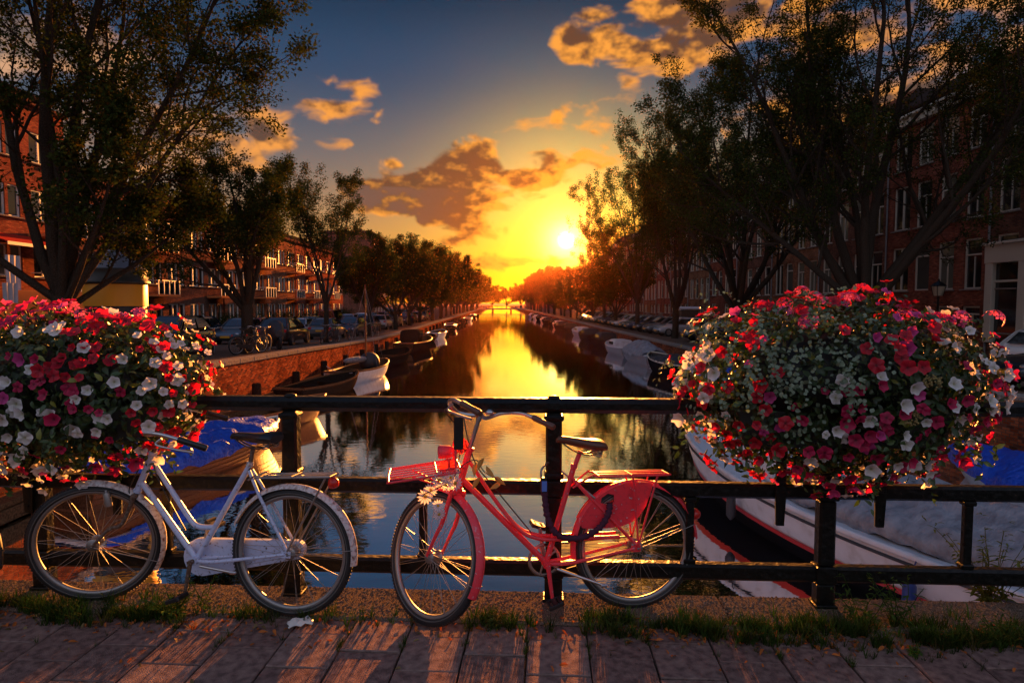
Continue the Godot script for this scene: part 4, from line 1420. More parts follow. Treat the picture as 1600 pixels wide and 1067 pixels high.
func verge() -> void:
	var r := seeded(77)
	var nz := FastNoiseLite.new()
	nz.frequency = 2.2
	nz.seed = 4
	var gm := MB.new()
	for k in 9:
		var a := rr(r, 0, TAU)
		var d := Vector3(cos(a), 0, sin(a))
		var s := d.cross(Vector3.UP) * 0.0022
		var o := d * rr(r, 0.0, 0.012)
		var h := rr(r, 0.03, 0.075)
		var p1 := o + d * h * 0.25 + Vector3.UP * h * 0.6
		var p2 := o + d * h * rr(r, 0.5, 0.9) + Vector3.UP * h
		gm.tri(o - s, o + s, p1 + s * 0.7)
		gm.tri(o - s, p1 + s * 0.7, p1 - s * 0.7)
		gm.tri(p1 - s * 0.7, p1 + s * 0.7, p2)
	var gw := []
	var gc := []
	for k in 24000:
		var u := rr(r, -3.6, 4.0)
		var w := rr(r, 0.06, 0.62)
		var dens := 0.0
		var edge := exp(-pow((w - 0.3) / 0.06, 2.0))
		if u < -1.75:
			dens = exp(-pow((w - 0.3) / 0.1, 2.0)) * 0.9
		elif u > 0.45:
			dens = exp(-pow((w - (0.3 + 0.03 * clampf(u - 0.4, 0.0, 2.5))) / (0.075 + 0.02 * u), 2.0)) * 1.0
		else:
			dens = edge * (0.1 + 0.55 * exp(-pow((u + 0.02) / 0.2, 2.0)) + 0.35 * exp(-pow((u + 1.25) / 0.3, 2.0)))
		# between the slabs
		var col := fposmod(u + 3.62 + 0.1515, 0.303)
		if w > 0.4 and (col < 0.012 or col > 0.291):
			dens = maxf(dens, 0.5)
		dens *= clampf(nz.get_noise_2d(u * 1.6, w * 3.0) * 3.2 + 0.55, 0.0, 1.5)
		if r.randf() > dens * 0.62:
			continue
		gw.append(Transform3D(Basis(Vector3.UP, rr(r, 0, TAU)).scaled(Vector3.ONE * rr(r, 0.5, 1.25) * (0.55 if w > 0.45 else 1.0)), R(u, 0.0, w)))
		var g := rr(r, 0.5, 1.5)
		gc.append(Color(0.034 * g, 0.058 * g, 0.012 * g).lerp(Color(0.13, 0.08, 0.03), rr(r, 0.0, 0.6) if r.randf() < 0.25 else 0.0))
	var grass := copies(self, "grass", gm.mesh(), M.grass_blade, gw, gc)
	grass.set_meta("label", "grass growing along the kerb and between the pavers")
	grass.set_meta("category", "grass")
	var dw := []
	var dc := []
	for k in 2400:
		var u := rr(r, -3.4, 3.8)
		var w := 0.34 + r.randfn(0.0, 0.09)
		if r.randf() > (1.0 if u > 0.6 else (0.65 if u < -1.2 else 0.25)):
			continue
		if r.randf() < 0.12:
			w = rr(r, 0.3, 1.1)
		dw.append(Transform3D(Basis(Vector3.UP, rr(r, 0, TAU)) * Basis(Vector3.RIGHT, -PI / 2 + rr(r, -0.5, 0.5)) * Basis(Vector3.UP, rr(r, -0.6, 0.6)) * Basis.from_scale(Vector3.ONE * rr(r, 0.5, 1.35)), R(u, rr(r, 0.003, 0.014), w)))
		var g := rr(r, 0.5, 1.3)
		dc.append(Color(0.42 * g, 0.13 * g, 0.035 * g) if r.randf() < 0.7 else Color(0.2 * g, 0.15 * g, 0.07 * g))
	var dry := copies(self, "dry_leaves", leaf_shape(0.035, 0.014, 0.6), M.dry_leaf, dw, dc)
	dry.set_meta("label", "fallen dry brown leaves scattered along the kerb")
	dry.set_meta("category", "dry leaves")
	var green := Color(0.05, 0.085, 0.02)
	weed("tall leafy weed growing in front of the railing post under the right basket", R(1.92, 0, 0.2), 0.3, 6, 201, 0.06, green)
	weed("bushy green weed with yellow buds below the right basket, under the white boat", R(2.12, 0, 0.2), 0.38, 7, 202, 0.05, green)
	weed("low spreading weed at the right end of the kerb", R(2.55, 0, 0.3), 0.17, 8, 203, 0.05, green)
	weed("small round leaved weed in the pavement joint below the right basket", R(2.02, 0, 0.48), 0.07, 8, 204, 0.03, Color(0.05, 0.11, 0.015))
	weed("leafy weed sprawling below the white bicycle's front wheel", R(-1.72, 0, 0.3), 0.22, 8, 205, 0.055, Color(0.07, 0.11, 0.02))
	weed("thin weed leaning against the white bicycle's front tyre", R(-1.62, 0, 0.22), 0.26, 3, 206, 0.045, Color(0.08, 0.12, 0.02))
	weed("tuft of weed beneath the pink bicycle's front wheel fork", R(-0.02, 0, 0.3), 0.1, 7, 207, 0.05, Color(0.05, 0.07, 0.02))
	weed("yellow green bush growing behind the right end of the railing", R(2.84, -0.1, -0.2), 0.55, 22, 208, 0.075, Color(0.12, 0.13, 0.03))
	# a crumpled scrap of paper
	var pm := MB.new()
	var rings := []
	for i in 7:
		var ring := PackedVector3Array()
		for j in 7:
			ring.append(Vector3((i / 6.0 - 0.5) * 0.12 + rr(r, -0.006, 0.006), 0.012 + rr(r, 0, 0.03) * (1.0 if i % 6 and j % 6 else 0.3), (j / 6.0 - 0.5) * 0.07 + rr(r, -0.008, 0.008)))
		rings.append(ring)
	pm.loft(rings, false, false)
	lone("paper_scrap", pm.mesh(), M.white_trim, "crumpled scrap of white paper on the pavement below the white bicycle", "litter", "", R(-1.02, 0.0, 0.36), 0.4)

func garland() -> void:   # plastic flowers tied round the pink bicycle's head tube and rack
	var r := seeded(91)
	var t := thing("flower_garland", "garland of white artificial daisies on the pink bicycle's front rack", "artificial flowers")
	var xf := Transform3D(Basis(Vector3.UP, deg_to_rad(187.75)) * Basis(Vector3.RIGHT, deg_to_rad(3.0)), Vector3(0.751, 0, -3.43))
	var dm := MB.new()
	for k in 13:
		var a := TAU * k / 13
		var d := Vector3(cos(a), sin(a), 0)
		var s := Vector3(-sin(a), cos(a), 0)
		dm.c = Color(0.7, 0.7, 0.78)
		dm.quad(d * 0.006, d * 0.028 - s * 0.006 + Vector3(0, 0, 0.006), d * 0.042 + Vector3(0, 0, 0.001), d * 0.028 + s * 0.006 + Vector3(0, 0, 0.006))
	dm.c = Color(0.6, 0.4, 0.05)
	dm.ball(Vector3(0, 0, 0.003), Vector3(0.009, 0.009, 0.006), 8, 5)
	var daisy := dm.mesh()
	for q in [[1.0, 0.77, -0.16], [1.045, 0.765, -0.17], [1.12, 0.745, -0.17], [1.15, 0.71, -0.16], [1.085, 0.655, -0.14], [1.02, 0.79, -0.12], [1.08, 0.79, -0.165], [1.08, 0.61, -0.13]]:
		part(t, "daisy", daisy, M.petal, xf * Transform3D(facing(Vector3(rr(r, -0.6, 0.6), rr(r, -0.5, 0.5), -1).normalized(), rr(r, 0, TAU)).scaled(Vector3.ONE * rr(r, 0.8, 1.25)), Vector3(q[0], q[1], q[2])))
	mat("garland_leaf", Color(0.5, 0.2, 0.02), 0.5)
	var orange := leaf_shape(0.07, 0.03, 0.5)
	for q in [[0.84, 0.87, -0.05], [0.83, 0.83, -0.06], [0.86, 0.77, -0.05], [0.79, 0.77, -0.05], [0.75, 0.745, -0.05], [0.88, 0.85, -0.06]]:
		part(t, "leaf", orange, M.garland_leaf, xf * Transform3D(Basis(Vector3.BACK, rr(r, 1.6, 4.4)) * Basis(Vector3.UP, rr(r, -0.7, 0.7)), Vector3(q[0], q[1], q[2])))
	var sm := MB.new()
	var pts := []
	for q in [[1.16, 0.72, -0.16], [1.09, 0.75, -0.17], [1.02, 0.78, -0.14], [0.95, 0.84, -0.06], [0.88, 0.86, -0.05], [0.84, 0.8, -0.06], [0.76, 0.75, -0.05]]:
		pts.append(xf * Vector3(q[0], q[1], q[2]))
	sm.tube(curve(pts, 4), 0.003, 5)
	part(t, "wire", sm.mesh(), M.dark_trim)
	var bm := MB.new()
	for k in 14:
		var a := TAU * k / 14
		bm.c = Color(0.7, 0.05, 0.04)
		var d := Vector3(cos(a), sin(a) * 0.9, 0.35 * sin(3.0 * a))
		bm.quad(Vector3.ZERO, d * 0.035 + Vector3(0, 0, 0.02), d * 0.055, Vector3(cos(a + 0.5), sin(a + 0.5), 0.3) * 0.04)
	part(t, "silk_bloom", bm.mesh(), M.petal, xf * Transform3D(facing(Vector3(0.2, 0.3, -1).normalized(), 0.3), Vector3(1.03, 0.83, -0.05)))
	part(t, "silk_bloom", bm.mesh(), M.petal, xf * Transform3D(facing(Vector3(-0.3, 0.2, -1).normalized(), 1.3).scaled(Vector3.ONE * 0.9), Vector3(0.96, 0.94, -0.05)))

# ---------------------------------------------------------------- trees
class Elm:
	var wood := MB.new()
	var where := []
	var tint := []
	var r: RandomNumberGenerator
	var leaf_size := 1.0
	var per_twig := 5
	var kids := [8, 7, 6]
	var top := 10.0
	var gap := 0.0
	var fine := true
	func branch(p: Vector3, d: Vector3, l: float, rad: float, level: int) -> void:
		var segs := [9, 7, 4, 2][level] as int
		var pts := [p]
		var rads := [rad]
		var dirs := [d]
		var q := p
		var wob := [0.1, 0.17, 0.24, 0.3][level] as float
		var up := [0.05, 0.08, 0.05, 0.02][level] as float
		for i in segs:
			d = (d + Vector3(r.randf_range(-wob, wob), r.randf_range(-wob, wob) * 0.6 + up, r.randf_range(-wob, wob))).normalized()
			q += d * l / segs
			pts.append(q)
			dirs.append(d)
			rads.append(rad * (1.0 - 0.82 * (i + 1.0) / segs))
		if level < 3 or fine:
			wood.tube(pts, rads, [9, 6, 4, 3][level], false)
		if level == 3:
			leaves(pts, dirs, l)
			return
		var n: int = kids[level]
		var first := [0.22, 0.18, 0.15][level] as float
		for k in n:
			var f := first + (1.0 - first) * (k + r.randf()) / n
			var x := f * segs
			var i := mini(int(x), segs - 1)
			var at: Vector3 = pts[i].lerp(pts[i + 1], x - i)
			var ax: Vector3 = dirs[i + 1]
			var side := ax.cross(Vector3(r.randf_range(-1, 1), r.randf_range(-1, 1), r.randf_range(-1, 1))).normalized()
			var open := r.randf_range(0.5, 1.0)
			var nd := (ax * cos(open) + side * sin(open) + Vector3(0, 0.12, 0)).normalized()
			var nl := l * ([0.42, 0.46, 0.5][level] as float) * (1.15 - 0.6 * f) * r.randf_range(0.75, 1.25)
			branch(at, nd, nl, maxf(rads[i] * 0.5, 0.004), level + 1)
		leaves(pts.slice(segs - 1), dirs.slice(segs - 1), l * 0.2)
	func leaves(pts: Array, dirs: Array, _l: float) -> void:
		if r.randf() < gap:
			return
		for k in per_twig:
			var f := r.randf() * (pts.size() - 1)
			var i := mini(int(f), pts.size() - 2)
			var p: Vector3 = pts[i].lerp(pts[i + 1], f - i)
			var d := Vector3(r.randf_range(-1, 1), r.randf_range(-0.8, 0.5), r.randf_range(-1, 1)).normalized()
			var b := Basis(d, r.randf() * TAU) * Basis(Vector3.UP, r.randf() * TAU)
			where.append(Transform3D(b.scaled(Vector3.ONE * leaf_size * r.randf_range(0.7, 1.25)), p))
			var g := r.randf_range(0.55, 1.35)
			tint.append(Color(0.036 * g, 0.05 * g, 0.012 * g) if r.randf() < 0.88 else Color(0.1 * g, 0.075 * g, 0.015 * g))

func leaf_spray(n: int, spread: float, l: float, w: float) -> ArrayMesh:
	var r := seeded(301 + n)
	var mb := MB.new()
	for k in n:
		var at := Vector3(rr(r, -1, 1), rr(r, -1, 1), rr(r, -1, 1)) * spread
		var d := Vector3(rr(r, -1, 1), rr(r, -1, 0.6), rr(r, -1, 1)).normalized()
		var s := d.cross(Vector3(rr(r, -1, 1), rr(r, -1, 1), rr(r, -1, 1))).normalized()
		var n2 := d.cross(s)
		mb.c = grey(rr(r, 0.7, 1.2))
		var a := mb.p(at)
		mb.p(at + d * l * 0.45 + s * w * 0.5 + n2 * w * 0.12)
		mb.p(at + d * l - n2 * l * 0.12)
		mb.p(at + d * l * 0.45 - s * w * 0.5 + n2 * w * 0.12)
		mb.t(a, a + 1, a + 2)
		mb.t(a, a + 2, a + 3)
	return mb.mesh()

# limbs: [azimuth, lean from upright, share of the height, radius share]
func tree(label: String, at: Vector3, h: float, trunk: float, trunk_r: float, limbs: Array, kids: Array, per: int, leaf_l: float, gap: float, sd: int, group := "") -> Node3D:
	var t := thing("elm_tree", label, "tree", at, 0.0, group)
	var g := Elm.new()
	g.r = seeded(sd)
	g.kids = kids
	g.per_twig = per
	g.leaf_size = leaf_l
	g.gap = gap
	g.fine = leaf_l < 1.6
	var base := Vector3(0, -0.15, 0)
	var fork := Vector3(rr(g.r, -0.1, 0.1), trunk, rr(g.r, -0.1, 0.1))
	g.wood.tube(curve([base, base.lerp(fork, 0.12), base.lerp(fork, 0.5) + Vector3(0.03, 0, 0), fork], 4), [trunk_r * 1.5, trunk_r * 1.28, trunk_r * 1.15, trunk_r * 1.07, trunk_r * 1.03, trunk_r, trunk_r * 0.98, trunk_r * 0.97, trunk_r * 0.97, trunk_r * 0.98, trunk_r, trunk_r * 0.98, trunk_r * 0.8], 12, false)
	for q in limbs:
		var az := deg_to_rad(q[0])
		var ln := deg_to_rad(q[1])
		var d := Vector3(cos(az) * sin(ln), cos(ln), sin(az) * sin(ln))
		g.branch(fork + Vector3(0, rr(g.r, -0.35, 0.0), 0), d, (h - trunk) * q[2], trunk_r * q[3], 0)
	part(t, "trunk", g.wood.mesh(), M.bark)
	copies(t, "crown", leaf_meshes[0], M.leaf, g.where, g.tint)
	return t

func vase(n: int, lean: float, sd: int, share := 1.0) -> Array:
	var r := seeded(sd)
	var out := []
	for k in n:
		out.append([360.0 * k / n + rr(r, -18, 18), lean * rr(r, 0.45, 1.15), share * rr(r, 0.8, 1.0), 0.5])
	out.append([rr(r, 0, 360), lean * 0.15, share, 0.55])
	return out

func tree_copy(src: Node3D, label: String, at: Vector3, turn: float, sc: Vector3, group: String) -> void:
	var o: Node3D = src.duplicate()
	o.name = numbered("elm_tree")
	add_child(o, true)
	o.transform = Transform3D(Basis(Vector3.UP, turn) * Basis.from_scale(sc), at)
	o.set_meta("label", label)
	o.set_meta("group", group)

func trees() -> void:
	leaf_meshes = [leaf_spray(7, 0.16, 0.105, 0.062)]
	var L := func(x: float, z: float) -> Vector3:
		return Vector3(x, quay_y(z, x), -z)
	var gl := "elms along the left quay"
	var gr := "elms along the right quay"
	# left bank: the near one spreads several stems from a low fork
	tree("large many stemmed elm at the left end of the bridge, beside the yellow advertising column", L.call(-10.0, 14.7), 12.6, 1.9, 0.24, [[185, 26, 0.95, 0.5], [95, 9, 1.0, 0.62], [10, 14, 0.95, 0.6], [355, 30, 0.82, 0.5], [270, 18, 0.9, 0.5], [60, 24, 0.75, 0.42], [150, 48, 0.65, 0.4], [8, 42, 0.7, 0.42], [40, 60, 0.42, 0.34], [300, 60, 0.42, 0.34]], [9, 8, 7], 4, 0.88, 0.5, 401, gl)
	tree("bushy elm with parked bicycles against its trunk on the left quay", L.call(-9.8, 24.8), 7.6, 1.9, 0.22, vase(7, 36.0, 402, 0.95), [8, 7, 5], 4, 0.9, 0.46, 402, gl)
	tree("slender open elm rising clear against the sky on the left quay", L.call(-10.0, 37.0), 9.4, 2.2, 0.15, vase(4, 16.0, 403), [8, 6, 5], 4, 0.95, 0.45, 403, gl)
	tree("small round elm behind the slender one on the left quay", L.call(-10.0, 49.0), 7.2, 1.7, 0.15, vase(6, 34.0, 404), [7, 6, 5], 4, 1.05, 0.38, 404, gl)
	# right bank
	tree("huge dark elm with a wide vase of limbs behind the right flower basket", L.call(13.2, 23.0), 15.2, 2.3, 0.38, [[190, 34, 0.95, 0.45], [215, 14, 1.0, 0.5], [320, 12, 1.0, 0.55], [10, 36, 1.0, 0.5], [350, 52, 0.9, 0.42], [120, 26, 0.95, 0.45], [60, 40, 0.9, 0.42], [250, 40, 0.9, 0.42], [170, 60, 0.7, 0.36], [285, 26, 0.95, 0.45]], [10, 9, 7], 5, 0.9, 0.52, 411, gr)
	tree("tall dense elm left of the huge one on the right quay", L.call(13.2, 35.0), 14.8, 2.2, 0.32, vase(8, 38.0, 412), [9, 8, 6], 5, 1.0, 0.47, 412, gr)
	tree("tall elm beside the silver estate car on the right quay", L.call(13.0, 47.0), 13.8, 2.2, 0.25, vase(7, 32.0, 413), [8, 7, 5], 5, 1.15, 0.35, 413, gr)
	tree("thin tall elm with sunlit leaves, third from the sun on the right quay", L.call(13.0, 60.0), 15.6, 2.6, 0.22, vase(5, 26.0, 414), [8, 6, 5], 4, 1.2, 0.35, 414, gr)
	var v0 := tree("airy elm glowing orange beside the setting sun on the right quay", L.call(13.0, 79.0), 12.2, 2.0, 0.2, vase(5, 17.0, 415), [7, 5, 4], 4, 1.4, 0.35, 415, gr)
	var v1 := tree("fifth elm from the bridge on the left quay, beyond the small round one", L.call(-10.0, 62.0), 8.4, 1.5, 0.2, vase(7, 55.0, 416), [7, 6, 4], 4, 1.5, 0.22, 416, gl)
	var v2 := tree("sixth elm from the bridge on the left quay, standing low against the orange sky", L.call(-10.2, 73.0), 8.2, 1.6, 0.2, vase(7, 55.0, 417), [7, 6, 4], 4, 1.6, 0.22, 417, gl)
	var ords := ["seventh", "eighth", "ninth", "tenth", "eleventh", "twelfth"]
	var r := seeded(420)
	for k in 22:
		var z := 84.0 + k * 10.5
		var s := rr(r, 1.05, 1.35)
		var lb: String = ords[k] + " elm from the bridge in the row along the left quay" if k < 6 else "far dark elm merging into the row on the left quay"
		tree_copy([v1, v2, v0][k % 3], lb, L.call(-10.0 + rr(r, -0.5, 0.5), z), rr(r, 0, TAU), Vector3(1.25, s * (1.0 if k % 3 < 2 else 0.75), 1.25) * (1.0 if k < 8 else 1.12), gl)
	var rk := ["sixth", "seventh", "eighth", "ninth", "tenth", "eleventh"]
	for k in 22:
		var z := 70.0 + k * 9.5 if k > 0 else 70.0
		if absf(z - 79.0) < 3.0:
			continue
		# kept below the line of the sun
		var hmax := 1.9 + 0.083 * z if z > 92.0 else 10.5
		var sc := clampf(hmax / 10.8, 0.8, 1.5)
		var lb: String = rk[k] + " elm from the bridge in the row along the right quay" if k < 6 else "far hazy elm in the row along the right quay below the sun"
		tree_copy([v2, v1][k % 2], lb, L.call(13.0 + rr(r, -0.5, 0.5), z), rr(r, 0, TAU), Vector3(0.95, sc * rr(r, 0.86, 1.0), 0.95), gr)
	# beyond the far bridge both rows close the view
	for k in 14:
		var x := -60.0 + k * 8.0
		if x > 4.0 and x < 12.0:
			pass
		tree_copy([v1, v2][k % 2], "distant tree in the belt closing the end of the canal", Vector3(x, -0.85, -345.0 - rr(r, 0, 25)), rr(r, 0, TAU), Vector3(1.7, rr(r, 1.1, 1.6), 1.7), "trees closing the far end of the canal")

# ---------------------------------------------------------------- buildings
# A wall is a sheet with openings: xs and ys are its grid lines, holes the cells left open; recessed reveals join the panes.
func wall_mesh(xs: Array, ys: Array, holes: Dictionary, depth: float, back := 8.0) -> ArrayMesh:
	var mb := MB.new()
	for i in xs.size() - 1:
		for j in ys.size() - 1:
			var a := Vector3(xs[i], ys[j], 0)
			var b := Vector3(xs[i + 1], ys[j], 0)
			var c := Vector3(xs[i + 1], ys[j + 1], 0)
			var d := Vector3(xs[i], ys[j + 1], 0)
			if not holes.has(Vector2i(i, j)):
				mb.quad(a, b, c, d)
				continue
			var z := Vector3(0, 0, -depth)
			if not holes.has(Vector2i(i - 1, j)):
				mb.quad(a + z, a, d, d + z)
			if not holes.has(Vector2i(i + 1, j)):
				mb.quad(b, b + z, c + z, c)
			if not holes.has(Vector2i(i, j - 1)):
				mb.quad(a + z, b + z, b, a)
			if not holes.has(Vector2i(i, j + 1)):
				mb.quad(d, c, c + z, d + z)
	var x0: float = xs[0]
	var x1: float = xs[-1]
	var y0: float = ys[0]
	var y1: float = ys[-1]
	mb.quad(Vector3(x1, y0, 0), Vector3(x1, y0, -back), Vector3(x1, y1, -back), Vector3(x1, y1, 0))
	mb.quad(Vector3(x0, y0, -back), Vector3(x0, y0, 0), Vector3(x0, y1, 0), Vector3(x0, y1, -back))
	mb.quad(Vector3(x1, y0, -back), Vector3(x0, y0, -back), Vector3(x0, y1, -back), Vector3(x1, y1, -back))
	mb.quad(Vector3(x0, y1, 0), Vector3(x1, y1, 0), Vector3(x1, y1, -back), Vector3(x0, y1, -back))
	mb.quad(Vector3(x0, y0, -0.5), Vector3(x1, y0, -0.5), Vector3(x1, y1, -0.5), Vector3(x0, y1, -0.5))   # dark rooms behind
	return mb.mesh()

var win_cache := {}

# kind: "sash" transom and two lower lights, "pair" two casements, "door"
func window_in(under: Node3D, kind: String, w: float, h: float, at: Vector3, trim: String, sill := true, curtain := false) -> void:
	var key := "%s %.2f %.2f" % [kind, w, h]
	if not win_cache.has(key):
		var f := MB.new()
		var t := 0.075
		f.box(Vector3(-w / 2 + t / 2, h / 2, 0), Vector3(t, h, 0.09), 0.008)
		f.box(Vector3(w / 2 - t / 2, h / 2, 0), Vector3(t, h, 0.09), 0.008)
		f.box(Vector3(0, t / 2, 0), Vector3(w - 2 * t, t, 0.09), 0.008)
		f.box(Vector3(0, h - t / 2, 0), Vector3(w - 2 * t, t, 0.09), 0.008)
		if kind == "sash":
			f.box(Vector3(0, h * 0.68, 0), Vector3(w - 2 * t, 0.07, 0.08), 0.006)
			f.box(Vector3(0, h * 0.34, -0.006), Vector3(0.045, h * 0.61, 0.06), 0.004)
		elif kind == "pair":
			f.box(Vector3(0, h / 2, 0), Vector3(0.1, h - 2 * t, 0.08), 0.006)
		elif kind == "door":
			f.box(Vector3(0, h * 0.76, 0), Vector3(w - 2 * t, 0.08, 0.08), 0.006)
		var g := MB.new()
		g.box(Vector3(0, h / 2, -0.03), Vector3(w - 0.03, h - 0.03, 0.012))
		var s := MB.new()
		s.box(Vector3(0, -0.035, 0.08), Vector3(w + 0.2, 0.07, 0.3), 0.012)
		var c := MB.new()
		var rings := []
		for j in 2:
			var ring := PackedVector3Array()
			for q in 25:
				ring.append(Vector3((q / 24.0 - 0.5) * (w - 0.2), 0.08 + j * (h * 0.6), -0.09 - 0.02 * sin(q * 1.9)))
			rings.append(ring)
		c.loft(rings, false, false)
		win_cache[key] = [f.mesh(), g.mesh(), s.mesh(), c.mesh()]
	var m: Array = win_cache[key]
	var fr := part(under, "window" if kind != "door" else "door", m[0], M[trim], Transform3D(Basis.IDENTITY, at))
	part(fr, "pane" if kind != "door" else "door_panel", m[1], (M.curtained_glass if absi(int(at.x * 37.0 + at.y * 91.0 + under.position.z * 13.0)) % 5 < 2 else M.window_glass) if kind != "door" else M.dark_trim)
	if sill:
		part(fr, "sill", m[2], M.old_stone)

func lintel(w: float, rise: float) -> ArrayMesh:   # segmental brick arch standing a little proud
	var mb := MB.new()
	var lo := []
	var n := 8
	for s in 2:
		for k in n + 1:
			var x := (k / float(n) - 0.5) * (w + 0.1)
			var q := 1.0 - 4.0 * pow(k / float(n) - 0.5, 2.0)
			lo.append(Vector3(x * (1.0 + 0.08 * s), rise * q + 0.24 * s, 0.03))
	for k in n:
		mb.quad(lo[k], lo[k + 1], lo[n + 2 + k], lo[n + 1 + k])
		mb.quad(lo[n + 1 + k], lo[n + 2 + k], lo[n + 2 + k] - Vector3(0, 0, 0.03), lo[n + 1 + k] - Vector3(0, 0, 0.03))
		mb.quad(lo[k + 1], lo[k], lo[k] - Vector3(0, 0, 0.03), lo[k + 1] - Vector3(0, 0, 0.03))
	return mb.mesh()

func canal_house(label: String, z0: float, wide: float, brick: String, top: float, style: int, group: String) -> Node3D:
	var t := thing("brick_house", label, "house", Vector3(22.0, -0.9, -z0 - wide))
	t.rotation.y = -PI / 2   # local x runs towards the bridge; the front looks to -x
	t.set_meta("group", group)
	var bays: Array = [[1.25, 1.45, "pair"], [3.05, 1.2, "door"], [4.85, 1.15, "sash"], [6.65, 1.15, "sash"]] if style == 0 else [[1.0, 1.2, "sash"], [2.9, 1.2, "sash"], [4.8, 1.2, "sash"], [6.6, 1.2, "sash"]]
	var rows := [[1.3, 1.15], [3.25, 2.35], [6.55, 2.35], [9.75, 2.0]]
	var xs := [0.0]
	for b in bays:
		xs.append(b[0] - b[1] / 2)
		xs.append(b[0] + b[1] / 2)
	xs.append(wide)
	var ys := [0.0]
	for q in rows:
		ys.append(q[0])
		ys.append(q[0] + q[1])
	ys.append(top)
	var holes := {}
	for i in bays.size():
		for j in rows.size():
			if bays[i][2] == "door" and j == 0:
				continue
			holes[Vector2i(i * 2 + 1, j * 2 + 1)] = true
	part(t, "wall", wall_mesh(xs, ys, holes, 0.2), M[brick])
	var lt := lintel(1.2, 0.16)
	for i in bays.size():
		for j in rows.size():
			if bays[i][2] == "door" and j == 0:
				continue
			var kind: String = bays[i][2]
			if kind == "door" and j != 1:
				kind = "sash"
			window_in(t, kind, bays[i][1], rows[j][1], Vector3(bays[i][0], rows[j][0], -0.13), "cream_trim", kind != "door")
			if j > 0 and j < 3:
				part(t, "lintel", lt, M[brick], Transform3D(Basis.IDENTITY, Vector3(bays[i][0], rows[j][0] + rows[j][1] - 0.02, 0.0)))
	var cm := MB.new()
	cm.box(Vector3(wide / 2, top - 0.2, 0.14), Vector3(wide - 0.02, 0.36, 0.34), 0.03)
	cm.box(Vector3(wide / 2, top + 0.06, 0.24), Vector3(wide - 0.01, 0.14, 0.56), 0.03)
	for k in int(wide / 0.62):
		cm.box(Vector3(0.4 + k * 0.62, top - 0.16, 0.34), Vector3(0.14, 0.26, 0.14), 0.02)
	part(t, "cornice", cm.mesh(), M.cream_trim)
	var rf := MB.new()
	rf.loft([PackedVector3Array([Vector3(0, top + 0.1, 0.0), Vector3(0, top + 0.1, -8.0), Vector3(0, top + 1.7, -6.6), Vector3(0, top + 1.7, -1.4)]), PackedVector3Array([Vector3(wide, top + 0.1, 0.0), Vector3(wide, top + 0.1, -8.0), Vector3(wide, top + 1.7, -6.6), Vector3(wide, top + 1.7, -1.4)])])
	var roof := part(t, "roof", rf.mesh(), M.roof_tile)
	var ch := MB.new()
	ch.box(Vector3(0.4, top + 1.9, -4.0), Vector3(0.6, 1.8, 0.9), 0.02)
	part(roof, "chimney", ch.mesh(), M.brown_brick)
	if style == 0:   # arched doorway with two small arched lights above it
		var dm := MB.new()
		for k in 3:
			dm.box(Vector3(3.05, 0.17 + 0.33 * k, 0.75 - 0.25 * k), Vector3(1.5, 0.33, 0.5), 0.01)
		dm.box(Vector3(3.05, 1.2, 0.12), Vector3(1.5, 0.3, 0.25), 0.01)
		part(t, "doorstep", dm.mesh(), M.old_stone)
		var am := MB.new()
		var n := 12
		for k in n:
			var a0 := PI * k / n
			var a1 := PI * (k + 1) / n
			var p := func(a: float, r: float, z: float) -> Vector3:
				return Vector3(3.05 + cos(a) * r, 5.2 + sin(a) * r, z)
			am.quad(p.call(a0, 0.62, 0.05), p.call(a0, 0.86, 0.05), p.call(a1, 0.86, 0.05), p.call(a1, 0.62, 0.05))
			am.quad(p.call(a0, 0.86, 0.05), p.call(a0, 0.86, 0.0), p.call(a1, 0.86, 0.0), p.call(a1, 0.86, 0.05))
		part(t, "door_arch", am.mesh(), M[brick])
	var dp := MB.new()
	dp.bar(Vector3(0.06, 0.2, 0.08), Vector3(0.06, top - 0.4, 0.08), 0.05, 8)
	part(t, "drainpipe", dp.mesh(), M.zinc)
	return t

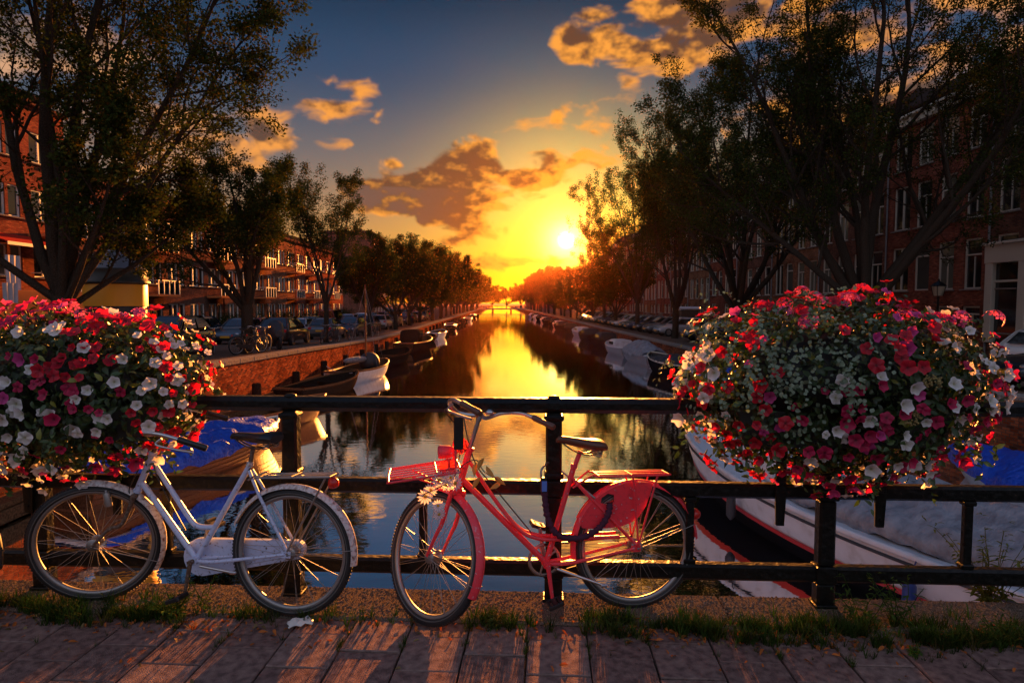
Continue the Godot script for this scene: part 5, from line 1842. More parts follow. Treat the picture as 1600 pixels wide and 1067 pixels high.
func flat_block(label: String, z0: float, n_bays: int, floors: int, brick: String, group: String, balconies: Array, awn := -1) -> void:
	var wide := n_bays * 3.3
	var t := thing("apartment_block", label, "apartment block", Vector3(-24.5, -0.9, -z0))
	t.rotation.y = PI / 2   # local x runs away from the bridge; the front looks to +x
	t.set_meta("group", group)
	var fh := 3.0
	var xs := [0.0]
	var ys := [0.0]
	var holes := {}
	for i in n_bays:
		for q in [[0.55, 1.5], [2.25, 0.8]]:
			xs.append(i * 3.3 + q[0])
			xs.append(i * 3.3 + q[0] + q[1])
	xs.append(wide)
	for j in floors:
		ys.append(0.95 + j * fh)
		ys.append(2.55 + j * fh)
	var top := floors * fh + 0.9
	ys.append(top)
	for i in n_bays:
		for j in floors:
			holes[Vector2i(i * 4 + 1, j * 2 + 1)] = true
			holes[Vector2i(i * 4 + 3, j * 2 + 1)] = true
	part(t, "wall", wall_mesh(xs, ys, holes, 0.16, 10.0), M[brick])
	for i in n_bays:
		for j in floors:
			window_in(t, "pair", 1.5, 1.6, Vector3(i * 3.3 + 1.3, 0.95 + j * fh, -0.1), "white_trim")
			window_in(t, "plain", 0.8, 1.6, Vector3(i * 3.3 + 2.65, 0.95 + j * fh, -0.1), "white_trim")
	var cm := MB.new()
	cm.box(Vector3(wide / 2, top + 0.05, 0.05), Vector3(wide - 0.01, 0.22, 0.5), 0.02)
	part(t, "roof_edge", cm.mesh(), M.brown_brick)
	var rf := MB.new()
	rf.box(Vector3(wide / 2, top + 0.5, -5.0), Vector3(wide - 0.4, 0.7, 9.0))
	for k in 3:
		rf.box(Vector3(wide * (0.2 + 0.3 * k), top + 1.3, -4.0), Vector3(0.8, 1.2, 0.8))
	part(t, "roof", rf.mesh(), M.roof_tile)
	for q in balconies:
		for j in range(q[1], q[2]):
			var bm := MB.new()
			var x: float = q[0] * 3.3 + 1.7
			var y: float = j * fh + 0.12
			bm.box(Vector3(x, y, 0.62), Vector3(3.0, 0.16, 1.24), 0.01)
			var bal := part(t, "balcony", bm.mesh(), M.balcony_orange)
			var hr := MB.new()
			hr.box(Vector3(x, y + 1.05, 1.2), Vector3(3.0, 0.06, 0.06), 0.01)
			for e: float in [-1.47, 1.47]:
				hr.box(Vector3(x + e, y + 1.05, 0.62), Vector3(0.06, 0.06, 1.1), 0.01)
			part(bal, "handrail", hr.mesh(), M.white_trim)
			for k in 5:
				var pm := MB.new()
				pm.box(Vector3(x - 1.44 + 0.72 * k, y + 0.55, 1.2), Vector3(0.07, 0.94, 0.05), 0.01)
				part(bal, "post", pm.mesh(), M.white_trim)
			var pn := MB.new()
			pn.box(Vector3(x, y + 0.5, 1.17), Vector3(2.85, 0.75, 0.012))
			part(bal, "screen", pn.mesh(), M.window_glass)
	if awn >= 0:
		var x := awn * 3.3 + 1.7
		var am := MB.new()
		am.loft([PackedVector3Array([Vector3(x - 1.9, 6.05, 0.02), Vector3(x - 1.9, 5.5, 1.7), Vector3(x - 1.9, 5.46, 1.7), Vector3(x - 1.9, 5.99, 0.02)]), PackedVector3Array([Vector3(x + 1.9, 6.05, 0.02), Vector3(x + 1.9, 5.5, 1.7), Vector3(x + 1.9, 5.46, 1.7), Vector3(x + 1.9, 5.99, 0.02)])])
		var aw := part(t, "awning", am.mesh(), M.awning_red)
		var vm := MB.new()
		vm.box(Vector3(x, 5.4, 1.72), Vector3(3.8, 0.16, 0.03), 0.005)
		part(aw, "valance", vm.mesh(), M.cream_trim)
		var pm := MB.new()
		pm.box(Vector3(x, 2.45, 2.2), Vector3(9.0, 1.5, 0.2), 0.02)
		part(t, "terrace_wall", pm.mesh(), M.balcony_orange)

func laundry(label: String, at: Vector3, w: float, h: float, sd: int) -> void:
	var mb := MB.new()
	var rings := []
	for j in 6:
		var ring := PackedVector3Array()
		for q in 13:
			ring.append(Vector3(0.05 * sin(q * 1.3 + sd) * (0.3 + j * 0.14), -h * j / 5.0, (q / 12.0 - 0.5) * w * (1.0 - 0.03 * j)))
		rings.append(ring)
	mb.loft(rings, false, false)
	lone("laundry_sheet", mb.mesh(), M.linen, label, "laundry", "", at)

func buildings() -> void:
	var gr := "red brick houses along the right bank"
	# the near house with the white shopfront
	var shop := canal_house("brick house with a white shopfront at the right edge of the picture", 20.55, 7.9, "brown_brick", 12.6, 1, gr)
	var sm := MB.new()
	sm.box(Vector3(3.95, 4.75, 0.12), Vector3(7.8, 0.8, 0.28), 0.02)
	for k in 5:
		sm.box(Vector3(0.3 + k * 1.83, 2.6, 0.12), Vector3(0.42, 3.5, 0.24), 0.02)
	sm.box(Vector3(3.95, 5.2, 0.2), Vector3(7.85, 0.12, 0.45), 0.02)
	sm.box(Vector3(3.95, 3.55, 0.06), Vector3(7.2, 0.1, 0.1), 0.01)
	part(shop, "shopfront", sm.mesh(), M.cream_trim)
	for k in 4:
		var gm := MB.new()
		gm.box(Vector3(1.215 + k * 1.83, 2.6, 0.03), Vector3(1.38, 3.4, 0.05))
		part(shop, "shop_window", gm.mesh(), M.window_glass)
	var h0 := canal_house("red brick house with an arched doorway and tall sash windows behind the street lamp", 28.5, 7.6, "red_brick", 12.4, 0, gr)
	var h1 := canal_house("plain four bay brick house between the arched doorway house and the next", 36.1, 7.6, "brown_brick", 12.9, 1, gr)
	var h2 := canal_house("orange red brick house behind the tall dense elm on the right bank", 43.7, 7.6, "orange_brick", 12.1, 0, gr)
	var ords := ["fourth", "fifth", "sixth", "seventh", "eighth", "ninth", "tenth", "eleventh", "twelfth", "thirteenth", "fourteenth", "fifteenth", "sixteenth", "seventeenth", "eighteenth"]
	for k in 14:
		var src: Node3D = [h1, h0, h2][k % 3]
		var o: Node3D = src.duplicate()
		o.name = numbered("brick_house")
		add_child(o, true)
		o.position = Vector3(22.0, -0.9, -58.9 - 7.6 * k)
		o.scale = Vector3(1, 1.0 + 0.05 * sin(k * 2.3) - (0.1 if k > 9 else 0.0), 1)
		o.set_meta("label", "%s brick house from the white shopfront in the right terrace" % ords[k + 1])
		o.set_meta("group", gr)
	# left bank
	var gl := "brick apartment blocks along the left bank"
	flat_block("tall brick apartment block with a red awning behind the large elm", 14.0, 7, 4, "red_brick", gl, [[6, 1, 3], [1, 1, 3]], 5)
	flat_block("brown brick apartment block with white balconies beside the yellow column", 37.5, 6, 3, "brown_brick", gl, [[2, 0, 3], [5, 1, 3]])
	flat_block("orange brick apartment block behind the slender elm", 57.7, 6, 3, "orange_brick", gl, [[2, 1, 3], [5, 1, 3]])
	flat_block("long low brick apartment block behind the small round elm", 77.9, 7, 3, "red_brick", gl, [[1, 0, 3], [4, 1, 3]])
	flat_block("tall flat roofed block standing against the orange sky at the row's end", 126.0, 4, 5, "brown_brick", gl, [[3, 1, 4]])
	laundry("white curtain hung at the side of the awning terrace", Vector3(-22.5, 3.9, -30.2), 0.9, 1.7, 1)
	laundry("small pinkish towel hanging on the terrace rail below the awning", Vector3(-22.0, 2.6, -29.3), 0.9, 0.9, 2)
	# dark blocks under the sun
	for q in [[20.0, 38.0, 17.5, -318.0, "dark angular block right under the setting sun at the canal's end"], [13.5, 20.0, 10.5, -322.0, "lower dark block left of the one under the sun"], [38.0, 62.0, 14.0, -316.0, "long dark block right of the one under the sun"]]:
		var t := thing("distant_block", q[4], "building", Vector3(q[0], -0.9, q[3]))
		var w: float = q[1] - q[0]
		var xs := [0.0]
		var ys := [0.0]
		var holes := {}
		var nb := int(w / 3.0)
		var nf := int(q[2] / 3.1)
		for i in nb:
			xs.append(i * 3.0 + 0.9)
			xs.append(i * 3.0 + 2.2)
		xs.append(w)
		for j in nf:
			ys.append(j * 3.1 + 0.9)
			ys.append(j * 3.1 + 2.3)
		ys.append(q[2])
		for i in nb:
			for j in nf:
				holes[Vector2i(i * 2 + 1, j * 2 + 1)] = true
		part(t, "wall", wall_mesh(xs, ys, holes, 0.3, 14.0), M.brown_brick)
		var rm := MB.new()
		rm.box(Vector3(w * 0.3, q[2] + 0.8, -5.0), Vector3(w * 0.25, 1.6, 4.0))
		rm.box(Vector3(w * 0.75, q[2] + 0.5, -6.0), Vector3(2.0, 1.0, 3.0))
		rm.bar(Vector3(w * 0.15, q[2], -4.0), Vector3(w * 0.15, q[2] + 3.0, -4.0), 0.12, 5)
		part(t, "roof_structure", rm.mesh(), M.roof_tile)
	# bridge at the far end
	var t := thing("far_bridge", "low flat bridge closing the far end of the canal", "bridge", Vector3(1.2, 0, -282.0))
	var bm := MB.new()
	bm.box(Vector3(0, -0.75, 0), Vector3(21.5, 0.55, 8.0), 0.05)
	part(t, "deck", bm.mesh(), M.old_stone)
	for x: float in [-4.0, 4.0]:
		var pm := MB.new()
		pm.box(Vector3(x, -1.7, 0), Vector3(0.7, 1.4, 7.0), 0.05)
		part(t, "pier", pm.mesh(), M.quay_brick)
	var rm := MB.new()
	for y: float in [0.1, 0.55]:
		rm.box(Vector3(0, y, 3.9), Vector3(21.0, 0.1, 0.08))
	for k in 11:
		rm.box(Vector3(-10.0 + 2.0 * k, 0.05, 3.9), Vector3(0.12, 1.05, 0.12))
	part(t, "railing", rm.mesh(), M.black_paint)

# ---------------------------------------------------------------- cars
func rounded_ring(x: float, y0: float, y1: float, hw: float, n := 16, e := 0.42) -> PackedVector3Array:
	var ring := PackedVector3Array()
	for j in n:
		var a := TAU * j / n
		var c := cos(a)
		var s := sin(a)
		ring.append(Vector3(x, (y0 + y1) / 2 + (y1 - y0) / 2 * signf(s) * pow(absf(s), e), -hw * signf(c) * pow(absf(c), e)))
	return ring

# kinds: hatch, saloon, estate, van
func make_car(kind: String) -> Node3D:
	var t := Node3D.new()
	var l := 2.05 if kind != "saloon" else 2.2
	var roof: float = {"hatch": 1.43, "saloon": 1.4, "estate": 1.44, "van": 1.95}[kind]
	var belt := 0.92 if kind != "van" else 1.05
	var b := MB.new()
	var rings := []
	for q in [[-l, 0.4, 0.72, 0.68], [-l + 0.06, 0.26, belt - 0.08, 0.79], [-l + 0.5, 0.2, belt, 0.83], [-0.6, 0.19, belt + 0.01, 0.85], [0.5, 0.19, belt, 0.85], [1.0, 0.2, belt - 0.06, 0.84], [l - 0.35, 0.22, belt - 0.2, 0.81], [l - 0.08, 0.28, belt - 0.3, 0.75], [l, 0.36, belt - 0.4, 0.64]]:
		rings.append(rounded_ring(q[0], q[1], q[2], q[3]))
	b.loft(rings)
	# cabin: [x at the base, x at the roof] front and rear
	var fb := 1.0 if kind != "van" else 1.35
	var ft := 0.28 if kind != "van" else 0.95
	var rt: float = {"hatch": -1.35, "saloon": -0.95, "estate": -1.7, "van": -1.95}[kind]
	var rb: float = {"hatch": -1.8, "saloon": -1.5, "estate": -1.98, "van": -2.02}[kind]
	var cab := []
	for q in [[belt - 0.08, rb, fb, 0.8], [belt + 0.06, lerpf(rb, rt, 0.14), lerpf(fb, ft, 0.14), 0.785], [roof - 0.07, lerpf(rb, rt, 0.92), lerpf(fb, ft, 0.92), 0.63], [roof, rt + 0.12, ft - 0.14, 0.55]]:
		var ring := PackedVector3Array()
		for c in [[-1, 1], [1, 1], [1, -1], [-1, -1]]:
			var ex: float = q[1] if c[0] < 0 else q[2]
			for k in 3:
				var bx: float = [0.0, 0.03, 0.1][k]
				var bz: float = [0.1, 0.03, 0.0][k]
				if c[0] * c[1] < 0:
					var sw := bx
					bx = bz
					bz = sw
				if c[0] > 0 and c[1] > 0 or c[0] < 0 and c[1] < 0:
					pass
				ring.append(Vector3(ex - c[0] * bx, q[0], c[1] * (q[3] - bz)))
		cab.append(ring)
	b.loft(cab)
	part(t, "body", b.mesh(), M.dark_trim)
	var y0 := belt + 0.05
	var y1 := roof - 0.09
	var f0 := (y0 - belt + 0.08) / (roof - belt + 0.01)
	var f1 := (y1 - belt + 0.08) / (roof - belt + 0.01)
	var pane := func(called: String, a: Vector3, bq: Vector3, c: Vector3, d: Vector3) -> void:
		var n := (bq - a).cross(c - a).normalized() * 0.012
		var m := MB.new()
		m.quad(a + n, bq + n, c + n, d + n)
		m.quad(a + n, d + n, d - n, a - n)
		m.quad(c + n, bq + n, bq - n, c - n)
		m.quad(bq + n, a + n, a - n, bq - n)
		m.quad(d + n, c + n, c - n, d - n)
		part(t, called, m.mesh(), M.window_glass)
	var zx := func(y: float) -> float: return lerpf(0.79, 0.62, (y - belt) / (roof - 0.07 - belt))
	var fx := func(y: float) -> float: return lerpf(fb, ft, (y - belt + 0.08) / (roof - belt + 0.01)) + 0.01
	var rx := func(y: float) -> float: return lerpf(rb, rt, (y - belt + 0.08) / (roof - belt + 0.01)) - 0.01
	pane.call("windscreen", Vector3(fx.call(y0), y0, 0.68), Vector3(fx.call(y0), y0, -0.68), Vector3(fx.call(y1), y1, -0.55), Vector3(fx.call(y1), y1, 0.55))
	pane.call("rear_window", Vector3(rx.call(y0), y0, -0.66), Vector3(rx.call(y0), y0, 0.66), Vector3(rx.call(y1), y1, 0.54), Vector3(rx.call(y1), y1, -0.54))
	var cuts := [[0.04, 0.47], [0.53, 0.95]] if kind != "van" else [[0.04, 0.32], [0.37, 0.64], [0.68, 0.95]]
	for s: float in [-1.0, 1.0]:
		for c in cuts:
			var p := func(f: float, y: float) -> Vector3:
				return Vector3(lerpf(fx.call(y) - 0.07, rx.call(y) + 0.07, f), y, s * (zx.call(y) + 0.005))
			if s > 0:
				pane.call("side_window", p.call(c[1], y0), p.call(c[0], y0), p.call(c[0], y1), p.call(c[1], y1))
			else:
				pane.call("side_window", p.call(c[0], y0), p.call(c[1], y0), p.call(c[1], y1), p.call(c[0], y1))
		var hm := MB.new()
		hm.ball(Vector3(l - 0.14, belt - 0.33, 0.57 * s), Vector3(0.09, 0.07, 0.13), 10, 6)
		part(t, "headlight", hm.mesh(), M.steel)
		var tm := MB.new()
		tm.box(Vector3(-l + 0.06, belt - 0.14, 0.64 * s), Vector3(0.12, 0.16, 0.2), 0.03)
		part(t, "tail_light", tm.mesh(), M.hub_red)
		var mm := MB.new()
		mm.ball(Vector3(0.72, belt + 0.07, 0.93 * s), Vector3(0.06, 0.06, 0.09), 8, 6)
		part(t, "mirror", mm.mesh(), M.black_plastic)
	for e: float in [-1.0, 1.0]:
		var bm := MB.new()
		bm.box(Vector3((l - 0.06) * e, 0.42, 0), Vector3(0.16, 0.17, 1.42), 0.05)
		part(t, "bumper", bm.mesh(), M.black_plastic)
		var pm := MB.new()
		pm.box(Vector3((l + 0.025) * e, 0.45 if e > 0 else 0.62, 0), Vector3(0.015, 0.11, 0.5), 0.003)
		part(t, "number_plate", pm.mesh(), M.yellow_paint)
	var wy := MB.new()
	var up := Basis(Vector3.RIGHT, PI / 2)
	wy.lathe([Vector2(0.2, -0.09), Vector2(0.28, -0.1), Vector2(0.31, -0.07), Vector2(0.31, 0.07), Vector2(0.28, 0.1), Vector2(0.2, 0.09)], 20, Transform3D(up, Vector3.ZERO))
	var ry := MB.new()
	ry.lathe([Vector2(0.0, 0.06), Vector2(0.06, 0.07), Vector2(0.17, 0.05), Vector2(0.205, 0.085), Vector2(0.205, -0.085), Vector2(0.0, -0.05)], 16, Transform3D(up, Vector3.ZERO))
	var tyre := wy.mesh()
	var rim := ry.mesh()
	for x: float in [-1.3, 1.28]:
		for s: float in [-1.0, 1.0]:
			var w := part(t, "wheel", tyre, M.rubber, Transform3D(Basis(Vector3.UP, 0.0 if s < 0 else PI) * Basis(Vector3.RIGHT, 0.0), Vector3(x, 0.31, 0.76 * s)))
			part(w, "rim", rim, M.dull_steel, Transform3D(Basis(Vector3.RIGHT, PI if s < 0 else PI), Vector3.ZERO))
	return t

var car_src := {}

func car(kind: String, paint: String, label: String, x: float, z: float, heading: float, group: String) -> void:
	if not car_src.has(kind):
		car_src[kind] = make_car(kind)
	var o: Node3D = car_src[kind].duplicate()
	o.name = numbered("parked_car" if kind != "van" else "parked_van")
	add_child(o, true)
	o.position = Vector3(x, quay_y(z, x) + 0.01, -z)
	o.rotation.y = deg_to_rad(heading)
	(o.get_node("body") as MeshInstance3D).material_override = M[paint]
	o.set_meta("label", label)
	o.set_meta("category", "car" if kind != "van" else "van")
	o.set_meta("group", group)

func cars() -> void:
	for q in [["car_black", Color(0.012, 0.013, 0.016)], ["car_navy", Color(0.02, 0.03, 0.07)], ["car_silver", Color(0.36, 0.38, 0.42)], ["car_red", Color(0.32, 0.02, 0.015)], ["car_white", Color(0.68, 0.69, 0.7)], ["car_grey", Color(0.1, 0.11, 0.12)], ["car_green", Color(0.02, 0.05, 0.035)]]:
		var m := mat(q[0], q[1], 0.3, 0.2)
		m.clearcoat_enabled = true
		m.clearcoat = 0.8
		m.clearcoat_roughness = 0.06
	var gl := "cars parked along the left quay"
	var F := -90.0   # facing the bridge
	var B := 90.0
	car("hatch", "car_black", "dark hatchback nearest the bridge on the left quay, behind the first parked bicycles", -12.3, 24.2, F, gl)
	car("estate", "car_navy", "navy estate car in the second row behind the dark hatchback on the left quay", -16.0, 33.5, F, gl)
	car("saloon", "car_grey", "grey saloon behind the covered motorcycle on the left quay", -14.4, 36.0, F, gl)
	car("hatch", "car_black", "black hatchback with its sunlit side to the canal, right of the covered motorcycle", -11.4, 34.2, B, gl)
	car("hatch", "car_red", "red hatchback in the second row on the left quay", -16.4, 43.0, F, gl)
	car("saloon", "car_silver", "silver saloon beyond the red hatchback on the left quay", -14.3, 46.0, F, gl)
	var kinds := ["hatch", "estate", "saloon", "hatch", "van"]
	var paints := ["car_grey", "car_silver", "car_navy", "car_white", "car_black", "car_green", "car_silver", "car_red"]
	var tone := {"car_grey": "grey", "car_silver": "silver", "car_navy": "navy", "car_white": "white", "car_black": "black", "car_green": "dark green", "car_red": "red"}
	var word := {"hatch": "hatchback", "estate": "estate car", "saloon": "saloon", "van": "van"}
	var ords := ["first", "second", "third", "fourth", "fifth", "sixth", "seventh", "eighth", "ninth", "tenth"]
	for k in 20:
		var kd: String = kinds[(k * 3) % 5]
		var pt: String = paints[(k * 5) % 8]
		var near := k % 2 == 0
		var lb := "%s %s %s on the far left quay" % [tone[pt], word[kd], ("by the kerb, %s of its row," % ords[k / 2] if near else "in the inner row, %s there," % ords[k / 2])]
		car(kd, pt, lb, -11.6 if near else -15.6, 43.5 + k * 3.3 if near else 50.0 + k * 3.3, F if k % 3 else B, gl)
	var gr := "cars parked nose to the water on the right quay"
	var W := 180.0
	car("saloon", "car_black", "black car at the right edge of the picture beside the flower basket", 14.0, 14.8, W, gr)
	car("hatch", "car_white", "white hatchback in front of the shopfront, right of the flower basket", 18.0, 19.6, -70.0, gr)
	car("saloon", "car_black", "black saloon with its nose just left of the right flower basket", 14.6, 43.0, W, gr)
	car("estate", "car_silver", "silver estate car beside the tall elm on the right quay", 14.4, 50.5, W + 6.0, gr)
	car("estate", "car_grey", "grey estate car immediately left of the silver one on the right quay", 14.3, 54.0, W + 6.0, gr)
	for k in 13:
		var kd: String = kinds[(k * 2) % 4]
		var pt: String = ["car_black", "car_green", "car_grey", "car_navy", "car_silver"][(k * 3) % 5]
		car(kd, pt, "%s %s, %s in the line beyond the grey estate car on the right quay" % [tone[pt], word[kd], (ords + ["eleventh", "twelfth", "thirteenth"])[k]], 14.2, 57.5 + k * 3.4, W + 5.0, gr)
	for s in car_src.values():
		s.free()

# ---------------------------------------------------------------- boats
func hull_point(l: float, b: float, d: float, stern: float, t: float, q: float, inset: float) -> Vector3:
	# t from stern 0 to bow 1, q from -1 port gunwale over the keel to 1
	var f := lerpf(stern, 1.0, smoothstep(0.0, 0.5, t)) if t < 0.5 else pow(maxf(1.0 - pow((t - 0.5) / 0.5, 2.3), 0.0), 0.75)
	var hb := maxf(b * 0.5 * f - inset, 0.004)
	var g := d * (1.0 + 0.35 * pow(maxf(t - 0.35, 0.0) / 0.65, 2.0) + 0.1 * pow(maxf(0.35 - t, 0.0) / 0.35, 2.0))
	var keel := -0.3 + 0.25 * pow(t, 6.0) + inset
	var a := absf(q) * PI / 2
	var y := keel + (g - keel) * pow(1.0 - cos(a), 0.8)
	var z := hb * pow(sin(a), 0.62) * signf(q)
	var x := (t - 0.5) * l + 0.12 * l * pow(t, 5.0) * (y / g) * 0.7
	return Vector3(x, y, z)

func hull_sheet(l: float, b: float, d: float, stern: float, inset: float, q0: float, q1: float, n := 13, floor_y := -9.0) -> ArrayMesh:
	var mb := MB.new()
	var rings := []
	for i in 19:
		var ring := PackedVector3Array()
		for j in n:
			var p := hull_point(l, b, d, stern, i / 18.0, lerpf(q0, q1, j / float(n - 1)), inset)
			p.y = maxf(p.y, floor_y)
			ring.append(p)
		rings.append(ring)
	mb.loft(rings, false, false)
	if q0 == -1.0 and q1 == 1.0:
		var r0: PackedVector3Array = rings[0]
		for j in n / 2:
			mb.quad(r0[j], r0[n - 1 - j], r0[n - 2 - j], r0[j + 1])
	return mb.mesh()

func boat(called: String, label: String, category: String, x: float, z: float, heading: float, l: float, b: float, d: float, hull: String, inside: String, rim: String, group: String, stern := 0.75) -> Node3D:
	var t := thing(called, label, category, Vector3(x, WATER_Y, -z), deg_to_rad(heading), group)
	part(t, "hull", hull_sheet(l, b, d, stern, 0.0, -1.0, 1.0), M[hull])
	part(t, "lining", hull_sheet(l, b, d, stern, 0.05, -1.0, 1.0, 13, 0.02), M[inside])
	var gm := MB.new()
	for s: float in [-1.0, 1.0]:
		var pts := []
		for i in 19:
			pts.append(hull_point(l, b, d, stern, i / 18.0, s, 0.02) + Vector3(0, 0.012, 0))
		gm.tube(pts, 0.045, 6)
	gm.bar(hull_point(l, b, d, stern, 0.0, -1.0, 0.02), hull_point(l, b, d, stern, 0.0, 1.0, 0.02), 0.05, 6)
	part(t, "gunwale", gm.mesh(), M[rim])
	return t

func thwarts(t: Node3D, l: float, b: float, d: float, m: String, where: Array) -> void:
	for f in where:
		var p := hull_point(l, b, d, 0.75, f, 1.0, 0.06)
		var tm := MB.new()
		tm.box(Vector3(p.x, p.y - 0.14, 0), Vector3(0.24, 0.04, p.z * 2.0), 0.008)
		part(t, "thwart", tm.mesh(), M[m])

func tarpaulin(t: Node3D, l: float, b: float, d: float, m: String, t0: float, t1: float, ridge: float, over: float, sd: int) -> void:
	var nz := FastNoiseLite.new()
	nz.frequency = 0.9
	nz.fractal_octaves = 3
	nz.seed = sd
	var mb := MB.new()
	var rings := []
	var n := 30
	var w := 31
	for i in n:
		var ring := PackedVector3Array()
		var f := lerpf(t0, t1, i / float(n - 1))
		var g := hull_point(l, b, d, 0.75, f, 1.0, -0.05)
		var end := sin(PI * clampf((i / float(n - 1)) * 0.92 + 0.04, 0.0, 1.0))
		for j in w:
			var q := j / float(w - 1) * 2.0 - 1.0
			var drop := smoothstep(0.8, 1.0, absf(q)) * over
			var zz := g.z * minf(absf(q) / 0.86, 1.02 + 0.02 * sin(i * 2.1)) * signf(q)
			var y := g.y + 0.05 + ridge * pow(end, 0.5) * (1.0 - pow(absf(q), 1.25)) - drop
			var fold := nz.get_noise_2d(g.x * 1.5, q * 2.0) * 0.09 + 0.03 * sin(g.x * 9.0 + q * 3.0 + 3.0 * nz.get_noise_2d(g.x, q)) * absf(q)
			ring.append(Vector3(g.x, y + fold * (0.4 + end), zz + fold * 0.6 * signf(q) * smoothstep(0.6, 1.0, absf(q))))
		rings.append(ring)
	mb.loft(rings, false, false)
	part(t, "tarpaulin", mb.mesh(), M[m])

func cuddy(t: Node3D, x: float, y: float, l: float, w: float, h: float, m: String) -> void:
	var cm := MB.new()
	var rings := []
	for q in [[-0.5, 1.0, 0.9], [-0.46, 1.0, 1.0], [0.2, 1.0, 0.95], [0.5, 0.55, 0.72]]:
		rings.append(rounded_ring(x + q[0] * l, y, y + h * q[1], w / 2 * q[2], 14, 0.5))
	cm.loft(rings)
	var c := part(t, "cabin", cm.mesh(), M[m])
	for s: float in [-1.0, 1.0]:
		var wm := MB.new()
		wm.box(Vector3(x - 0.12 * l, y + h * 0.62, s * w * 0.49), Vector3(l * 0.5, h * 0.3, 0.03), 0.01)
		part(c, "window", wm.mesh(), M.window_glass)

func rope(t: Node3D, a: Vector3, b_world: Vector3) -> void:
	var b := t.transform.affine_inverse() * b_world
	var m := MB.new()
	m.tube(curve([a, a.lerp(b, 0.35) - Vector3(0, 0.16, 0), a.lerp(b, 0.7) - Vector3(0, 0.12, 0), b], 4), 0.016, 5)
	part(t, "mooring_line", m.mesh(), M.linen)

